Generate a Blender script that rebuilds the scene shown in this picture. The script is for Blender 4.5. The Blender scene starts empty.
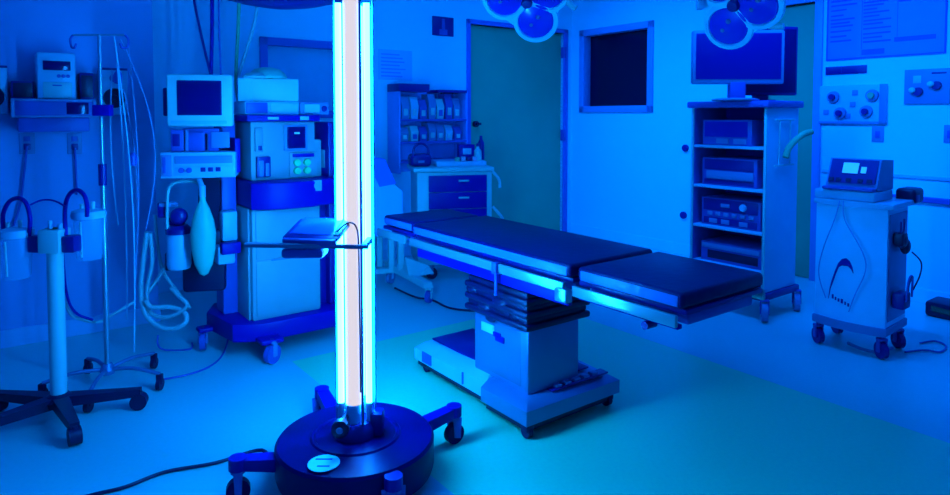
import bpy, bmesh, math, random
from mathutils import Vector, Matrix, Quaternion
random.seed(7)
C = bpy.context.scene.collection
PI = math.pi

# ------------------------------------------------------------------ camera
FPX, CX, HOR, CH = 650.0, 475.0, 115.0, 1.30      # focal length in px, centre column, horizon row, camera height
PITCH = math.radians(2.5)
PY0 = HOR + FPX * math.tan(PITCH)                 # row of the optical axis
cam = bpy.data.cameras.new('camera'); camo = bpy.data.objects.new('camera', cam); C.objects.link(camo)
cam.sensor_width = 36; cam.lens = FPX / 950 * 36
cam.shift_y = (PY0 - 247.5) / 950
camo.location = (0, 0, CH); camo.rotation_euler = (PI / 2 - PITCH, 0, 0)
cam.clip_start = 0.05
bpy.context.scene.camera = camo
CAM = Vector((0, 0, CH))

def ray(px, py):
    u = (px - CX) / FPX; v = (PY0 - py) / FPX
    return Vector((u, math.cos(PITCH) + v * math.sin(PITCH), -math.sin(PITCH) + v * math.cos(PITCH)))
def F(px, py, z=0.0):                              # point of the level z seen at that pixel
    r = ray(px, py); return CAM + r * ((z - CH) / r.z)
def at(px, py, Y):                                 # point at depth Y
    r = ray(px, py); return CAM + r * (Y / r.y)

# ------------------------------------------------------------------ the room's own axes
RZ = math.radians(36.6)
E = Vector((math.cos(RZ), math.sin(RZ), 0)); D = Vector((-math.sin(RZ), math.cos(RZ), 0))
O = Vector((1.065, 7.2, 0))
LO = Vector((-2.51, 3.67, 0))
WALLS = {'back': (O, E, D, RZ), 'right': (O, -D, E, RZ - PI / 2), 'left': (LO, E, D, RZ)}
def onwall(w, px, py, off=0.0):
    o, x, n, _ = WALLS[w]; r = ray(px, py); o = o - n * off
    return CAM + r * ((o - CAM).dot(n) / r.dot(n))
def wrect(w, x0, y0, x1, y1, off=0.0):             # base point, width, height, rotation
    o, x, n, rz = WALLS[w]; xm, ym = (x0 + x1) / 2, (y0 + y1) / 2
    a, b = onwall(w, x0, ym, off), onwall(w, x1, ym, off)
    t, u = onwall(w, xm, y0, off), onwall(w, xm, y1, off)
    base = (a + b) / 2; base.z = u.z
    return base, (b - a).length, t.z - u.z, rz
def wlocal(w, p):
    o, x, n, rz = WALLS[w]; return (p - o).dot(x), p.z

# ------------------------------------------------------------------ materials
MATS = {}
def mat(name, col, rough=0.5, metal=0.0, emit=None, strength=0.0, var=0.06, scale=12.0, bump=0.0, trans=0.0, coat=0.0, alpha=1.0, spec=0.5):
    m = bpy.data.materials.new(name); m.use_nodes = True
    nt = m.node_tree; b = nt.nodes['Principled BSDF']
    b.inputs['Roughness'].default_value = rough; b.inputs['Metallic'].default_value = metal
    b.inputs['Specular IOR Level'].default_value = spec
    b.inputs['Coat Weight'].default_value = coat
    b.inputs['Transmission Weight'].default_value = trans
    b.inputs['Alpha'].default_value = alpha
    tc = nt.nodes.new('ShaderNodeTexCoord'); nz = nt.nodes.new('ShaderNodeTexNoise')
    nz.inputs['Scale'].default_value = scale; nz.inputs['Detail'].default_value = 4
    nt.links.new(tc.outputs['Object'], nz.inputs['Vector'])
    mx = nt.nodes.new('ShaderNodeMix'); mx.data_type = 'RGBA'
    mx.inputs['A'].default_value = [c * (1 - var) for c in col] + [1]
    mx.inputs['B'].default_value = [min(1, c * (1 + var)) for c in col] + [1]
    nt.links.new(nz.outputs['Fac'], mx.inputs['Factor']); nt.links.new(mx.outputs['Result'], b.inputs['Base Color'])
    if bump:
        bp = nt.nodes.new('ShaderNodeBump'); bp.inputs['Strength'].default_value = bump; bp.inputs['Distance'].default_value = 0.01
        nt.links.new(nz.outputs['Fac'], bp.inputs['Height']); nt.links.new(bp.outputs['Normal'], b.inputs['Normal'])
    if emit:
        b.inputs['Emission Color'].default_value = list(emit) + [1]; b.inputs['Emission Strength'].default_value = strength
    MATS[name] = m
    return m
#WALLCOL
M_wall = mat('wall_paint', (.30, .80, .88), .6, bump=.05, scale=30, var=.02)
M_ceil = mat('ceiling_paint', (.3, .8, .9), .8)
M_trim = mat('trim_paint', (.20, .50, .70), .45)
M_door = mat('teal_door', (.04, .40, .19), .5, var=.10, scale=3)
M_frame = mat('door_frame_paint', (.03, .15, .52), .4)
M_wframe = mat('window_frame_paint', (.08, .33, .62), .4)
M_dark = mat('dark_glass', (.0, .003, .03), .12, spec=.25)
M_blind = mat('pale_glass', (.1, .6, .75), .3)
M_white = mat('white_plastic', (.30, .62, .55), .4)
M_machine = mat('machine_enamel', (.25, .34, .34), .45)
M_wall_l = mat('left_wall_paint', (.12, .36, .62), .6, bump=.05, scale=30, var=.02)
M_pale = mat('pale_enamel', (.18, .55, .66), .4)
M_grey = mat('grey_plastic', (.08, .24, .42), .45)
M_mid = mat('mid_blue_plastic', (.02, .09, .38), .45)
M_blue = mat('blue_enamel', (.0, .002, .24), .45, spec=.2)
M_navy = mat('navy_plastic', (.0, .004, .17), .4)
M_base = mat('navy_lacquer', (.0, .0006, .075), .40, spec=.12)
M_black = mat('black_plastic', (.0, .002, .04), .45)
M_rubber = mat('black_rubber', (.0, .002, .05), .6)
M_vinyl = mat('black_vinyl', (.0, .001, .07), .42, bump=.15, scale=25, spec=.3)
M_vinyl_lit = mat('lit_vinyl_edge', (.03, .18, .46), .35, bump=.3, scale=40)  # lamp light on the pad sides, put into the colour
M_steel = mat('brushed_steel', (.35, .55, .6), .28, metal=.85)
M_rail = mat('polished_rail', (.30, .48, .45), .28, metal=.6, spec=.8)
M_colp = mat('column_paint', (.03, .16, .27), .35)
M_dsteel = mat('dull_steel', (.05, .22, .38), .4, metal=.4)
M_chrome = mat('chrome', (.6, .85, .95), .15, metal=1)
M_screen = mat('dark_screen', (.0, .003, .09), .15, spec=.3)
M_bscreen = mat('blue_screen', (.0, .002, .09), .15, emit=(0, .01, .9), strength=.28, spec=.3)
M_display = mat('lit_display', (.1, .5, .7), .3, emit=(.02, .35, .9), strength=.9)
M_green = mat('green_knob_plastic', (.02, .75, .25), .4)
M_bag = mat('green_rubber_bag', (.02, .62, .40), .45)
M_hose = mat('pale_hose', (.25, .50, .48), .4)
M_clear = mat('clear_plastic', (.15, .65, .85), .2, alpha=.35)
M_glass = mat('quartz_glass', (.5, .9, 1), .05, alpha=.18)
M_poster = mat('poster_paper', (.05, .28, .85), .6)
M_print = mat('printed_ink', (.01, .10, .62), .6)
M_lens = mat('lamp_lens', (.0, .04, .60), .2, coat=.4)
M_cloth = mat('pale_cloth', (.15, .60, .88), .8, bump=.4, scale=10)
M_bluecloth = mat('blue_cloth', (.02, .18, .80), .8, bump=.4, scale=10)
M_orange = mat('orange_plastic', (.55, .10, .05), .5)
M_sticker = mat('sticker_paper', (.15, .80, .85), .5)
M_curt = mat('teal_cloth', (.03, .45, .22), .8)
M_tube = mat('uv_tube', (.5, .9, 1), .3, emit=(.0038, .27, 1.12), strength=165)
M_tubec = mat('uv_tube_core', (.02, .02, .02), .6, emit=(.75, .70, .78), strength=1.0)

# floor: pale surround with a greener inlay whose outline follows the room
def floor_mat():
    m = bpy.data.materials.new('floor_vinyl'); m.use_nodes = True; nt = m.node_tree; b = nt.nodes['Principled BSDF']
    b.inputs['Roughness'].default_value = .36; b.inputs['Specular IOR Level'].default_value = .35
    tc = nt.nodes.new('ShaderNodeTexCoord'); sp = nt.nodes.new('ShaderNodeSeparateXYZ'); nt.links.new(tc.outputs['Object'], sp.inputs[0])
    def cmp(out, op, v):
        n = nt.nodes.new('ShaderNodeMath'); n.operation = op; n.inputs[1].default_value = v; nt.links.new(sp.outputs[out], n.inputs[0]); return n
    def mul(a, c):
        n = nt.nodes.new('ShaderNodeMath'); n.operation = 'MULTIPLY'; nt.links.new(a.outputs[0], n.inputs[0]); nt.links.new(c.outputs[0], n.inputs[1]); return n
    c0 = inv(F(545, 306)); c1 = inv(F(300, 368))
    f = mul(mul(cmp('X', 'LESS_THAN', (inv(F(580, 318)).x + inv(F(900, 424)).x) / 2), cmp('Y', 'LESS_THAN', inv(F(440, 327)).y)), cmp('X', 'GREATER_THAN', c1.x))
    nz = nt.nodes.new('ShaderNodeTexNoise'); nz.inputs['Scale'].default_value = 60; nz.inputs['Detail'].default_value = 6
    nt.links.new(tc.outputs['Object'], nz.inputs['Vector'])
    mx = nt.nodes.new('ShaderNodeMix'); mx.data_type = 'RGBA'
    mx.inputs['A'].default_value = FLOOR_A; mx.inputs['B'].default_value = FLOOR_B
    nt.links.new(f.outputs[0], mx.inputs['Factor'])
    mr = nt.nodes.new('ShaderNodeMapRange'); mr.inputs['To Min'].default_value = .93; mr.inputs['To Max'].default_value = 1.07
    nt.links.new(nz.outputs['Fac'], mr.inputs['Value'])
    vm = nt.nodes.new('ShaderNodeVectorMath'); vm.operation = 'SCALE'
    nt.links.new(mx.outputs['Result'], vm.inputs[0]); nt.links.new(mr.outputs['Result'], vm.inputs['Scale'])
    nt.links.new(vm.outputs[0], b.inputs['Base Color'])
    return m
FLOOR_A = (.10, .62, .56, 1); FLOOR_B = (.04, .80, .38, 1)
def inv(p):
    q = p - O; return Vector((q.dot(E), q.dot(D), q.z))

# ------------------------------------------------------------------ mesh builder
class MB:
    def __init__(s): s.bm = bmesh.new()
    def _x(s, vs, mtx):
        bmesh.ops.transform(s.bm, matrix=mtx, verts=vs); return s
    def box(s, x0, y0, z0, x1, y1, z1, bev=0.0, rz=0.0, rx=0.0, ry=0.0, seg=2):
        r = bmesh.ops.create_cube(s.bm, size=1); vs = r['verts']
        sx, sy, sz = abs(x1 - x0), abs(y1 - y0), abs(z1 - z0)
        bmesh.ops.scale(s.bm, vec=(sx, sy, sz), verts=vs)
        if bev:
            es = list({e for v in vs for e in v.link_edges})
            bv = bmesh.ops.bevel(s.bm, geom=es, offset=min(bev, min(sx, sy, sz) * .45), segments=seg, affect='EDGES', profile=.5)
            vs = list({v for f in bv['faces'] for v in f.verts} | {v for v in vs if v.is_valid})
        return s._x(vs, Matrix.Translation(((x0 + x1) / 2, (y0 + y1) / 2, (z0 + z1) / 2)) @ Matrix.Rotation(rz, 4, 'Z') @ Matrix.Rotation(rx, 4, 'X') @ Matrix.Rotation(ry, 4, 'Y'))
    def cyl(s, p0, p1, r0, r1=None, seg=20, cap=True):
        p0, p1 = Vector(p0), Vector(p1); r1 = r0 if r1 is None else r1; d = p1 - p0
        r = bmesh.ops.create_cone(s.bm, cap_ends=cap, segments=seg, radius1=r0, radius2=r1, depth=d.length)
        return s._x(r['verts'], Matrix.Translation((p0 + p1) / 2) @ d.to_track_quat('Z', 'Y').to_matrix().to_4x4())
    def lathe(s, prof, c=(0, 0, 0), seg=32, axis=None, sx=1, sy=1):
        rings = []
        for (r, z) in prof:
            rings.append([s.bm.verts.new((max(r, 1e-4) * math.cos(2 * PI * k / seg) * sx, max(r, 1e-4) * math.sin(2 * PI * k / seg) * sy, z)) for k in range(seg)])
        for a, b in zip(rings, rings[1:]):
            for k in range(seg): s.bm.faces.new((a[k], a[(k + 1) % seg], b[(k + 1) % seg], b[k]))
        s.bm.faces.new(rings[0][::-1]); s.bm.faces.new(rings[-1])
        m = Matrix.Translation(Vector(c))
        if axis is not None: m = m @ Vector(axis).to_track_quat('Z', 'Y').to_matrix().to_4x4()
        return s._x([v for r in rings for v in r], m)
    def ball(s, c, r, sx=1, sy=1, sz=1, seg=20):
        q = bmesh.ops.create_uvsphere(s.bm, u_segments=seg, v_segments=max(8, seg // 2), radius=r)
        return s._x(q['verts'], Matrix.Translation(Vector(c)) @ Matrix.Diagonal((sx, sy, sz, 1)))
    def prism(s, pts, z0, z1, bev=0.0):
        a = [s.bm.verts.new((x, y, z0)) for x, y in pts]; b = [s.bm.verts.new((x, y, z1)) for x, y in pts]
        n = len(pts); fs = [s.bm.faces.new(a[::-1]), s.bm.faces.new(b)]
        for k in range(n): fs.append(s.bm.faces.new((a[k], a[(k + 1) % n], b[(k + 1) % n], b[k])))
        if bev:
            es = list({e for f in fs[:2] for e in f.edges})
            bmesh.ops.bevel(s.bm, geom=es, offset=bev, segments=2, affect='EDGES', profile=.5)
        return s
    def hull(s, pts):
        vs = [s.bm.verts.new(p) for p in pts]; bmesh.ops.convex_hull(s.bm, input=vs); return s
    def tube(s, pts, r, seg=10, sm=6, ridge=0.0):
        pts = [Vector(p) for p in pts]; path = []
        n = len(pts)
        if n > 2 and sm > 1:
            for i in range(n - 1):
                p0 = pts[max(i - 1, 0)]; p1 = pts[i]; p2 = pts[i + 1]; p3 = pts[min(i + 2, n - 1)]
                for k in range(sm):
                    t = k / sm
                    path.append(.5 * ((2 * p1) + (p2 - p0) * t + (2 * p0 - 5 * p1 + 4 * p2 - p3) * t * t + (3 * p1 - p0 - 3 * p2 + p3) * t ** 3))
            path.append(pts[-1])
        else: path = pts
        up = Vector((0, 0, 1)); rings = []; last = None
        for i, p in enumerate(path):
            t = (path[min(i + 1, len(path) - 1)] - path[max(i - 1, 0)]).normalized()
            if last is None:
                a = t.cross(up) if abs(t.z) < .95 else t.cross(Vector((1, 0, 0)))
            else: a = last - t * last.dot(t)
            a.normalize(); last = a; b = t.cross(a)
            rr = r * (1 + (ridge if i % 2 else -ridge))
            rings.append([s.bm.verts.new(p + (a * math.cos(2 * PI * k / seg) + b * math.sin(2 * PI * k / seg)) * rr) for k in range(seg)])
        for x, y in zip(rings, rings[1:]):
            for k in range(seg): s.bm.faces.new((x[k], x[(k + 1) % seg], y[(k + 1) % seg], y[k]))
        s.bm.faces.new(rings[0][::-1]); s.bm.faces.new(rings[-1])
        return s
    def build(s, name, m, parent=None, label=None, smooth=True, kind=None):
        bmesh.ops.recalc_face_normals(s.bm, faces=s.bm.faces)
        me = bpy.data.meshes.new(name); s.bm.to_mesh(me); s.bm.free()
        me.materials.append(m)
        if smooth:
            for p in me.polygons: p.use_smooth = True
            me.set_sharp_from_angle(angle=math.radians(38))
        o = bpy.data.objects.new(name, me); C.objects.link(o)
        if parent is not None: o.parent = parent
        if label: o['label'] = label
        if kind: o['kind'] = kind
        return o
def thing(name, label, cat, loc=(0, 0, 0), rz=0.0, group=None):
    o = bpy.data.objects.new(name, None); C.objects.link(o); o.empty_display_size = .05
    o.location = loc; o.rotation_euler = (0, 0, rz); tag(o, label, cat, group); return o
def tag(o, label, cat, group=None):
    o['label'] = label; o['category'] = cat
    if group: o['group'] = group
    return o
def solo(mb, name, m, label, cat, loc=(0, 0, 0), rz=0.0, group=None):
    o = mb.build(name, m); o.location = loc; o.rotation_euler = (0, 0, rz); return tag(o, label, cat, group)
def copy_tree(o, parent=None):
    c = o.copy(); C.objects.link(c); c.parent = parent
    for ch in [x for x in bpy.data.objects if x.parent == o]: copy_tree(ch, c)
    return c
def wtube(pts, r, name, m, label, cat, group=None, **k):
    """cable or hose through world points; its origin at its first point"""
    p0 = Vector(pts[0]); return solo(MB().tube([Vector(p) - p0 for p in pts], r, **k), name, m, label, cat, p0, 0, group)
def caster(parent, x, y, r=.04, turn=0.0, top=None, wm=None, fm=None, w=.022):
    """fork and wheel as parts"""
    ca, sa = math.cos(turn), math.sin(turn)
    hw = w / 2 + .006; top = top or 2 * r + .03
    f = MB()
    for sgn in (-1, 1):
        f.box(-.012 + x - sa * hw * sgn, y + ca * hw * sgn - .004, r * .8, x + .012 - sa * hw * sgn, y + ca * hw * sgn + .004, 2 * r + .015, rz=turn)
    f.box(x - .018, y - hw - .004, 2 * r + .008, x + .018, y + hw + .004, 2 * r + .022, .004, rz=turn)
    f.cyl((x, y, 2 * r + .015), (x, y, top), .011)
    fk = f.build('caster_fork', fm or M_dsteel, parent)
    a = Vector((-sa, ca, 0)) * w / 2; c = Vector((x, y, r + .001))
    MB().cyl(c - a, c + a, r, seg=24).cyl(c - a * 1.15, c + a * 1.15, r * .45).build('wheel', wm or M_rubber, fk)

# ------------------------------------------------------------------ setting
def struct(mb, name, m, loc=(0, 0, 0), rz=0.0, parent=None):
    o = mb.build(name, m, parent, smooth=False)
    if parent is None: o.location = loc; o.rotation_euler = (0, 0, rz); o['kind'] = 'structure'
    return o
def wall_mb(x0, x1, h, t, holes):
    """wall slab in the plane y=0..t with rectangular holes"""
    mb = MB(); xs = sorted({x0, x1} | {v for hh in holes for v in (hh[0], hh[1])})
    for a, b in zip(xs, xs[1:]):
        hs = sorted([(hh[2], hh[3]) for hh in holes if hh[0] <= a + 1e-6 and hh[1] >= b - 1e-6]); z = 0
        for (u, v) in hs:
            if u > z: mb.box(a, 0, z, b, t, u)
            z = v
        if z < h: mb.box(a, 0, z, b, t, h)
    return mb
H_C = 2.9
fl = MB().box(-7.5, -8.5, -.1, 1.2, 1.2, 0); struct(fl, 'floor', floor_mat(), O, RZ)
struct(MB().box(-7.5, -8.5, H_C, 1.2, 1.2, H_C + .1), 'ceiling', M_ceil, O, RZ)
def hole(w, x0, y0, x1, y1):
    b, ww, hh, _ = wrect(w, x0, y0, x1, y1); s, z = wlocal(w, b); return (s - ww / 2, s + ww / 2, z, z + hh)
# back wall: teal door and a pale window
dh = (wlocal('back', onwall('back', 470, 60))[0], wlocal('back', onwall('back', 563, 60))[0], 0.0, onwall('back', 500, 27).z)
w2 = hole('back', 266, 46, 345, 112)
struct(wall_mb(-6.6, 0.0, H_C, .15, [w2, dh]), 'wall_back', M_wall, O, RZ)
def win(n, hl, w, paneM, frameM, fw=.05, dep=.07):
    o, x, nn, rz = WALLS[w]; cx = (hl[0] + hl[1]) / 2; hw = (hl[1] - hl[0]) / 2
    p = MB().box(-hw, dep, 0, hw, dep + .02, hl[3] - hl[2]); g = struct(p, 'window_%d' % n, paneM, o + x * cx + Vector((0, 0, hl[2])), rz)
    f = MB(); H = hl[3] - hl[2]
    for (a, b, c, d) in ((-hw - fw, -hw + .012, -fw, H + fw), (hw - .012, hw + fw, -fw, H + fw), (-hw - fw, hw + fw, -fw, .012), (-hw - fw, hw + fw, H - .012, H + fw)):
        f.box(a, -.02, c, b, dep, d, .003)
    f.build('window_frame', frameM, g)
    return g
win(2, w2, 'back', M_blind, M_frame, .05)
# door 1
dcx = (dh[0] + dh[1]) / 2; dw = (dh[1] - dh[0]) / 2
d1 = struct(MB().box(-dw + .004, .03, .005, dw - .004, .075, dh[3] - .004, .002), 'door_1', M_door, O + E * dcx, RZ)
f = MB(); f.box(-dw - .045, -.02, 0, -dw, .09, dh[3] + .045, .004).box(dw, -.02, 0, dw + .06, .09, dh[3] + .045, .004).box(-dw - .045, -.02, dh[3], dw + .06, .09, dh[3] + .045, .004)
f.build('door_frame', M_frame, d1)
hz = onwall('back', 477, 124).z
MB().cyl((-dw + .08, .03, hz), (-dw + .08, -.005, hz), .03).box(-dw + .07, -.03, hz - .012, -dw + .12, -.012, hz + .012, .005).cyl((-dw + .08, .0, hz), (-dw + .08, -.03, hz), .012).build('door_handle', M_black, d1)
for py in (53, 135):
    z = onwall('back', 567, py).z; MB().box(dw - .005, -.03, z - .06, dw + .02, .03, z + .06, .004).build('hinge', M_mid, d1)
# right wall: dark window, tall narrow teal door leaf seen behind the rack
w1 = hole('right', 584, 31, 649, 107)
dr = (wlocal('right', onwall('right', 799, 100))[0], wlocal('right', onwall('right', 814, 100))[0], 0.0, onwall('right', 806, 3).z)
dr = (dr[0] - .28, dr[1], dr[2], dr[3])
struct(wall_mb(0.0, 6.0, H_C, .15, [w1, dr]), 'wall_right', M_wall, O, RZ - PI / 2)
win(1, w1, 'right', M_dark, M_wframe, .055, .09)
d2 = struct(MB().box(-(dr[1] - dr[0]) / 2, .03, .005, (dr[1] - dr[0]) / 2, .07, dr[3] - .004, .002), 'door_2', M_door, O - D * (dr[0] + dr[1]) / 2, RZ - PI / 2)
hw = (dr[1] - dr[0]) / 2
MB().box(hw, -.02, 0, hw + .06, .09, dr[3] + .05, .004).box(-hw - .05, -.02, 0, -hw, .09, dr[3] + .05, .004).box(-hw - .05, -.02, dr[3], hw + .06, .09, dr[3] + .05, .004).build('door_frame', M_wframe, d2)
# left wall stands forward of the back wall
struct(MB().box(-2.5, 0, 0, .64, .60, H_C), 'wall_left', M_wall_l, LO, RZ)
struct(MB().box(-2.5, -.012, 0, .652, 0, .10, .003), 'baseboard_left', M_trim, LO, RZ)
struct(MB().box(-6.6, -.012, 0, dh[0] - .05, 0, .10, .003), 'baseboard_back', M_wall, O, RZ)
struct(MB().box(.02, -.012, 0, dr[0] - .06, 0, .10, .003).box(dr[1] + .07, -.012, 0, 6, 0, .10, .003), 'baseboard_right', M_wall, O, RZ - PI / 2)
z1 = onwall('right', 930, 178).z; z2 = onwall('right', 930, 200).z
xr = wlocal('right', onwall('right', 822, 190))[0]
struct(MB().box(xr, -.025, z2 - .02, 6, 0, z2 + .02, .006), 'trim_1', M_mid, O, RZ - PI / 2)
struct(MB().box(xr, -.012, z1 - .012, 6, 0, z1 + .012, .004), 'trim_2', M_pale, O, RZ - PI / 2)

# ================================================================== UV tower
UV = Vector((-.425, 2.27, 0))
M_barm = mat('bar_metal', (.10, .26, .36), .35, metal=.3)
uv = thing('ultraviolet_disinfection_tower', 'tall glowing ultraviolet lamp tower on a round dark blue wheeled base', 'ultraviolet lamp', UV)
MB().lathe([(.24, .035), (.272, .04), (.278, .06), (.278, .148), (.27, .158), (.16, .166), (.155, .172), (.145, .172), (.14, .166), (.0, .168)], seg=64).build('base_disc', M_base, uv)
st = MB().lathe([(.052, .1645), (.052, .167), (.0, .167)], (-.068, -.198, 0), 32).build('sticker', M_sticker, uv, 'round pale warning sticker')
MB().box(-.10, -.180, .167, -.045, -.172, .168).build('printed_mark', M_mid, st); MB().box(-.085, -.222, .167, -.045, -.215, .168).build('printed_mark', M_mid, st)
MB().lathe([(.075, .166), (.075, .20), (.06, .22), (.0, .22)], (0, 0, 0)).build('lamp_socket', M_navy, uv)
ends = [(.342, .255), (-.372, -.135), (-.22, .42), (.165, -.245)]
for (x, y) in ends:
    v = Vector((x, y, 0)); n = v.normalized(); a = math.atan2(y, x)
    m = MB()
    m.hull([(n * .2 + Vector((-n.y, n.x, 0)) * s * .03 + Vector((0, 0, z))) for s in (-1, 1) for z in (.075, .125)] + [(v + Vector((-n.y, n.x, 0)) * s * .024 + Vector((0, 0, z))) for s in (-1, 1) for z in (.115, .150)])
    m.cyl(v + Vector((0, 0, .112)), v + Vector((0, 0, .152)), .030)
    leg = m.build('caster_arm', M_blue, uv)
    k = MB(); px = Vector((-n.y, n.x, 0))
    for s in (-1, 1): k.hull([v + px * s * .020 + q for q in (Vector((.016, 0, .112)), Vector((-.016, 0, .112)), Vector((.012, 0, .03)), Vector((-.012, 0, .03)))] + [v + px * s * .026 + q for q in (Vector((.016, 0, .112)), Vector((-.016, 0, .112)), Vector((.012, 0, .03)), Vector((-.012, 0, .03)))])
    k.cyl(v + Vector((0, 0, .10)), v + Vector((0, 0, .116)), .024).build('caster_fork', M_mid, leg)
    MB().cyl(v + px * -.014 + Vector((0, 0, .040)), v + px * .014 + Vector((0, 0, .040)), .039, seg=24).build('wheel', M_base, leg)
TZ0, TZ1 = .285, 1.685
MB().cyl((.0, -.012, TZ0), (.0, -.012, TZ1 + .06), .031, seg=28).build('lamp_tube', M_tubec, uv, 'broad white-hot centre tube')
for (x, y) in ((-.048, -.01), (.050, -.01), (-.014, .05), (.016, .05)):
    MB().cyl((x, y, TZ0), (x, y, TZ1), .0110, seg=18).build('lamp_tube', M_tube, uv)
    MB().cyl((x, y, .17), (x, y, TZ0), .012, seg=14).build('tube_end', M_pale, uv)
MB().cyl((-.004, -.02, .20), (-.004, -.02, TZ0), .027, seg=20).build('tube_end', M_pale, uv)
for (x, y) in ((.0335, -.045), (-.066, .0), (.068, .01)):
    MB().cyl((x, y, .165), (x, y, 1.80), .0048, seg=10).build('guard_rod', M_dsteel, uv)
MB().cyl((0, 0, 1.76), (0, 0, 1.82), .095).build('top_cap', M_navy, uv)
kb = MB().lathe([(.026, 0), (.030, .006), (.030, .03), (.02, .036), (0, .036)], (-.028, -.105, .245), 24, (0, -1, 0)).cyl((-.028, -.03, .245), (-.028, -.106, .245), .012).build('motion_sensor', M_black, uv)
MB().lathe([(.012, .036), (.010, .040), (0, .041)], (-.028, -.105, .245), 20, (0, -1, 0)).build('sensor_lens', M_grey, kb)
MB().box(.055, -.03, .166, .10, .03, .25, .01).build('fuse_box', M_navy, uv)
# sensor bar and tray
bz = CH - (246 - HOR) * 2.13 / FPX
MB().hull([Vector(p) for p in ((-.335, -.135, bz - .005), (-.335, -.15, bz + .005), (.072, -.15, bz - .012), (.072, -.135, bz), (-.335, -.135, bz + .009), (-.335, -.15, bz - .006), (.072, -.15, bz + .002), (.072, -.135, bz - .012))]).box(.05, -.14, bz - .014, .066, -.02, bz + .004).build('handle_bar', M_barm, uv)
MB().box(-.215, -.15, bz - .045, -.075, -.06, bz - .012, .012).build('tablet_mount', M_mid, uv)
tb = thing('tablet_computer', 'tablet computer in a dark case lying tilted on the bar of the ultraviolet tower', 'tablet', UV + Vector((-.115, -.135, bz + .010)), math.radians(-14))
tb.rotation_euler = (math.radians(16), 0, math.radians(-10))
MB().box(-.105, -.0, 0, .09, .150, .014, .006).build('case', M_navy, tb)
MB().box(-.088, .025, .0145, .060, .152, .016, .001).build('screen', mat('tablet_glass', (.03, .12, .5), .08, spec=.8), tb)
MB().box(.066, .02, .0145, .086, .158, .019, .002).build('bezel', M_white, tb)
MB().box(-.1, -.012, -.012, .085, .004, .012, .003).build('front_edge', M_mid, tb)
wtube([UV + Vector(p) for p in ((-.045, -.11, bz + .03), (-.015, -.12, bz + .06), (.012, -.125, bz + .072), (.030, -.12, bz + .055), (.033, -.1, bz + .0), (.033, -.09, bz - .16), (.033, -.08, .35))], .0028, 'control_cable', M_black, 'thin black cable arching from the tablet down the glowing tubes', 'cable')
# mains lead
wtube([UV + Vector((-.27, .02, .06)), UV + Vector((-.30, .0, .03))] + [F(px, py, .007) for px, py in ((262, 450), (215, 463), (165, 472), (125, 487), (88, 496), (40, 512), (-60, 560), (-200, 640))], .0065, 'mains_lead', M_black, 'black mains lead running left across the floor from the tower base', 'cable')

# ================================================================== operating table
TB = F(525, 440)
ot = thing('operating_table', 'black padded operating table on a steel column and wheeled base', 'operating table', TB, RZ)
ZP = .756
def pad(x0, y0, x1, y1, nm='mattress_section'):
    p = MB().box(x0, y0, ZP - .052, x1, y1, ZP, .016, seg=3).build(nm, M_vinyl, ot)
    MB().box(x0 - .0015, y0 + .02, ZP - .046, x0 + .004, y1 - .02, ZP - .012, .002).build('lit_side_edge', M_vinyl_lit, p)  # paler strip painted where the tower lights the pad side
    return p
pad(-.006, -.735, .455, -.285); pad(-.006, -.255, .47, .86); pad(.02, .885, .44, 1.20, 'head_rest')
MB().box(.15, -.29, ZP - .05, .34, -.25, ZP - .02, .01).build('hinge_block', M_black, ot)
for y0, y1 in ((-.735, -.28), (-.25, .85), (.88, 1.19)):
    MB().box(.012, y0, ZP - .072, .445, y1, ZP - .054, .004).build('top_panel', M_navy, ot)
    MB().box(.05, y0 + .02, ZP - .115, .42, y1 - .02, ZP - .074, .01).build('under_frame', M_mid, ot)
    for x in (-.030, .468):
        r = MB().box(x, y0 + .01, ZP - .105, x + .014, y1 - .005, ZP - .066, .004)
        for yy in (y0 + .06, (y0 + y1) / 2, y1 - .06): r.cyl((x + .006, yy, ZP - .087), (.02 if x < .1 else .44, yy, ZP - .087), .006)
        r.build('side_rail', M_rail, ot)
MB().box(-.012, -.25, ZP - .155, .012, .80, ZP - .100, .006).build('side_panel', M_blue, ot, 'bright blue side panel below the rail')
MB().box(-.012, -.72, ZP - .115, .012, -.30, ZP - .100, .003).build('side_panel', M_blue, ot)
MB().cyl((-.03, .15, ZP - .20), (-.03, .15, ZP - .06), .007).box(-.045, .135, ZP - .11, -.015, .165, ZP - .06, .004).build('rail_clamp', M_mid, ot)
MB().box(-.045, -.27, ZP - .135, -.01, -.21, ZP - .085, .005).build('rail_clamp', M_steel, ot)
MB().cyl((-.02, -.60, ZP - .13), (.03, -.60, ZP - .13), .014).build('release_knob', M_navy, ot)
# column with bellows
MB().box(.05, .04, .15, .345, .41, .43, .012).build('column', M_dsteel, ot)
MB().box(.049, .085, .175, .052, .37, .40, .01).build('column_panel', M_colp, ot)
bd = MB().box(.044, .26, .345, .05, .35, .385, .004).build('badge', M_white, ot)
MB().box(.042, .19, .325, .05, .25, .352, .003).box(.042, .215, .340, .05, .265, .362, .003).build('badge', M_blue, ot, 'small blue lettered badge')
bl = MB()
for k in range(6):
    z = .425 + k * .026; g = .012 if k % 2 else 0
    bl.box(.015 + g, .01 + g, z, .385 - g, .44 - g, z + .028, .010)
bl.box(.06, .06, .55, .36, .38, .69, .02)
bl.build('bellows', M_black, ot)
for (x, y, z, r) in ((.035, .10, .47, .028), (.03, .20, .50, .034), (.03, .31, .46, .03), (.03, .40, .52, .026), (.035, .27, .42, .024)):
    MB().ball((x, y, z), r, .5, 1.5, .8, 12).build('cover_fold', M_black, ot)
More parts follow.
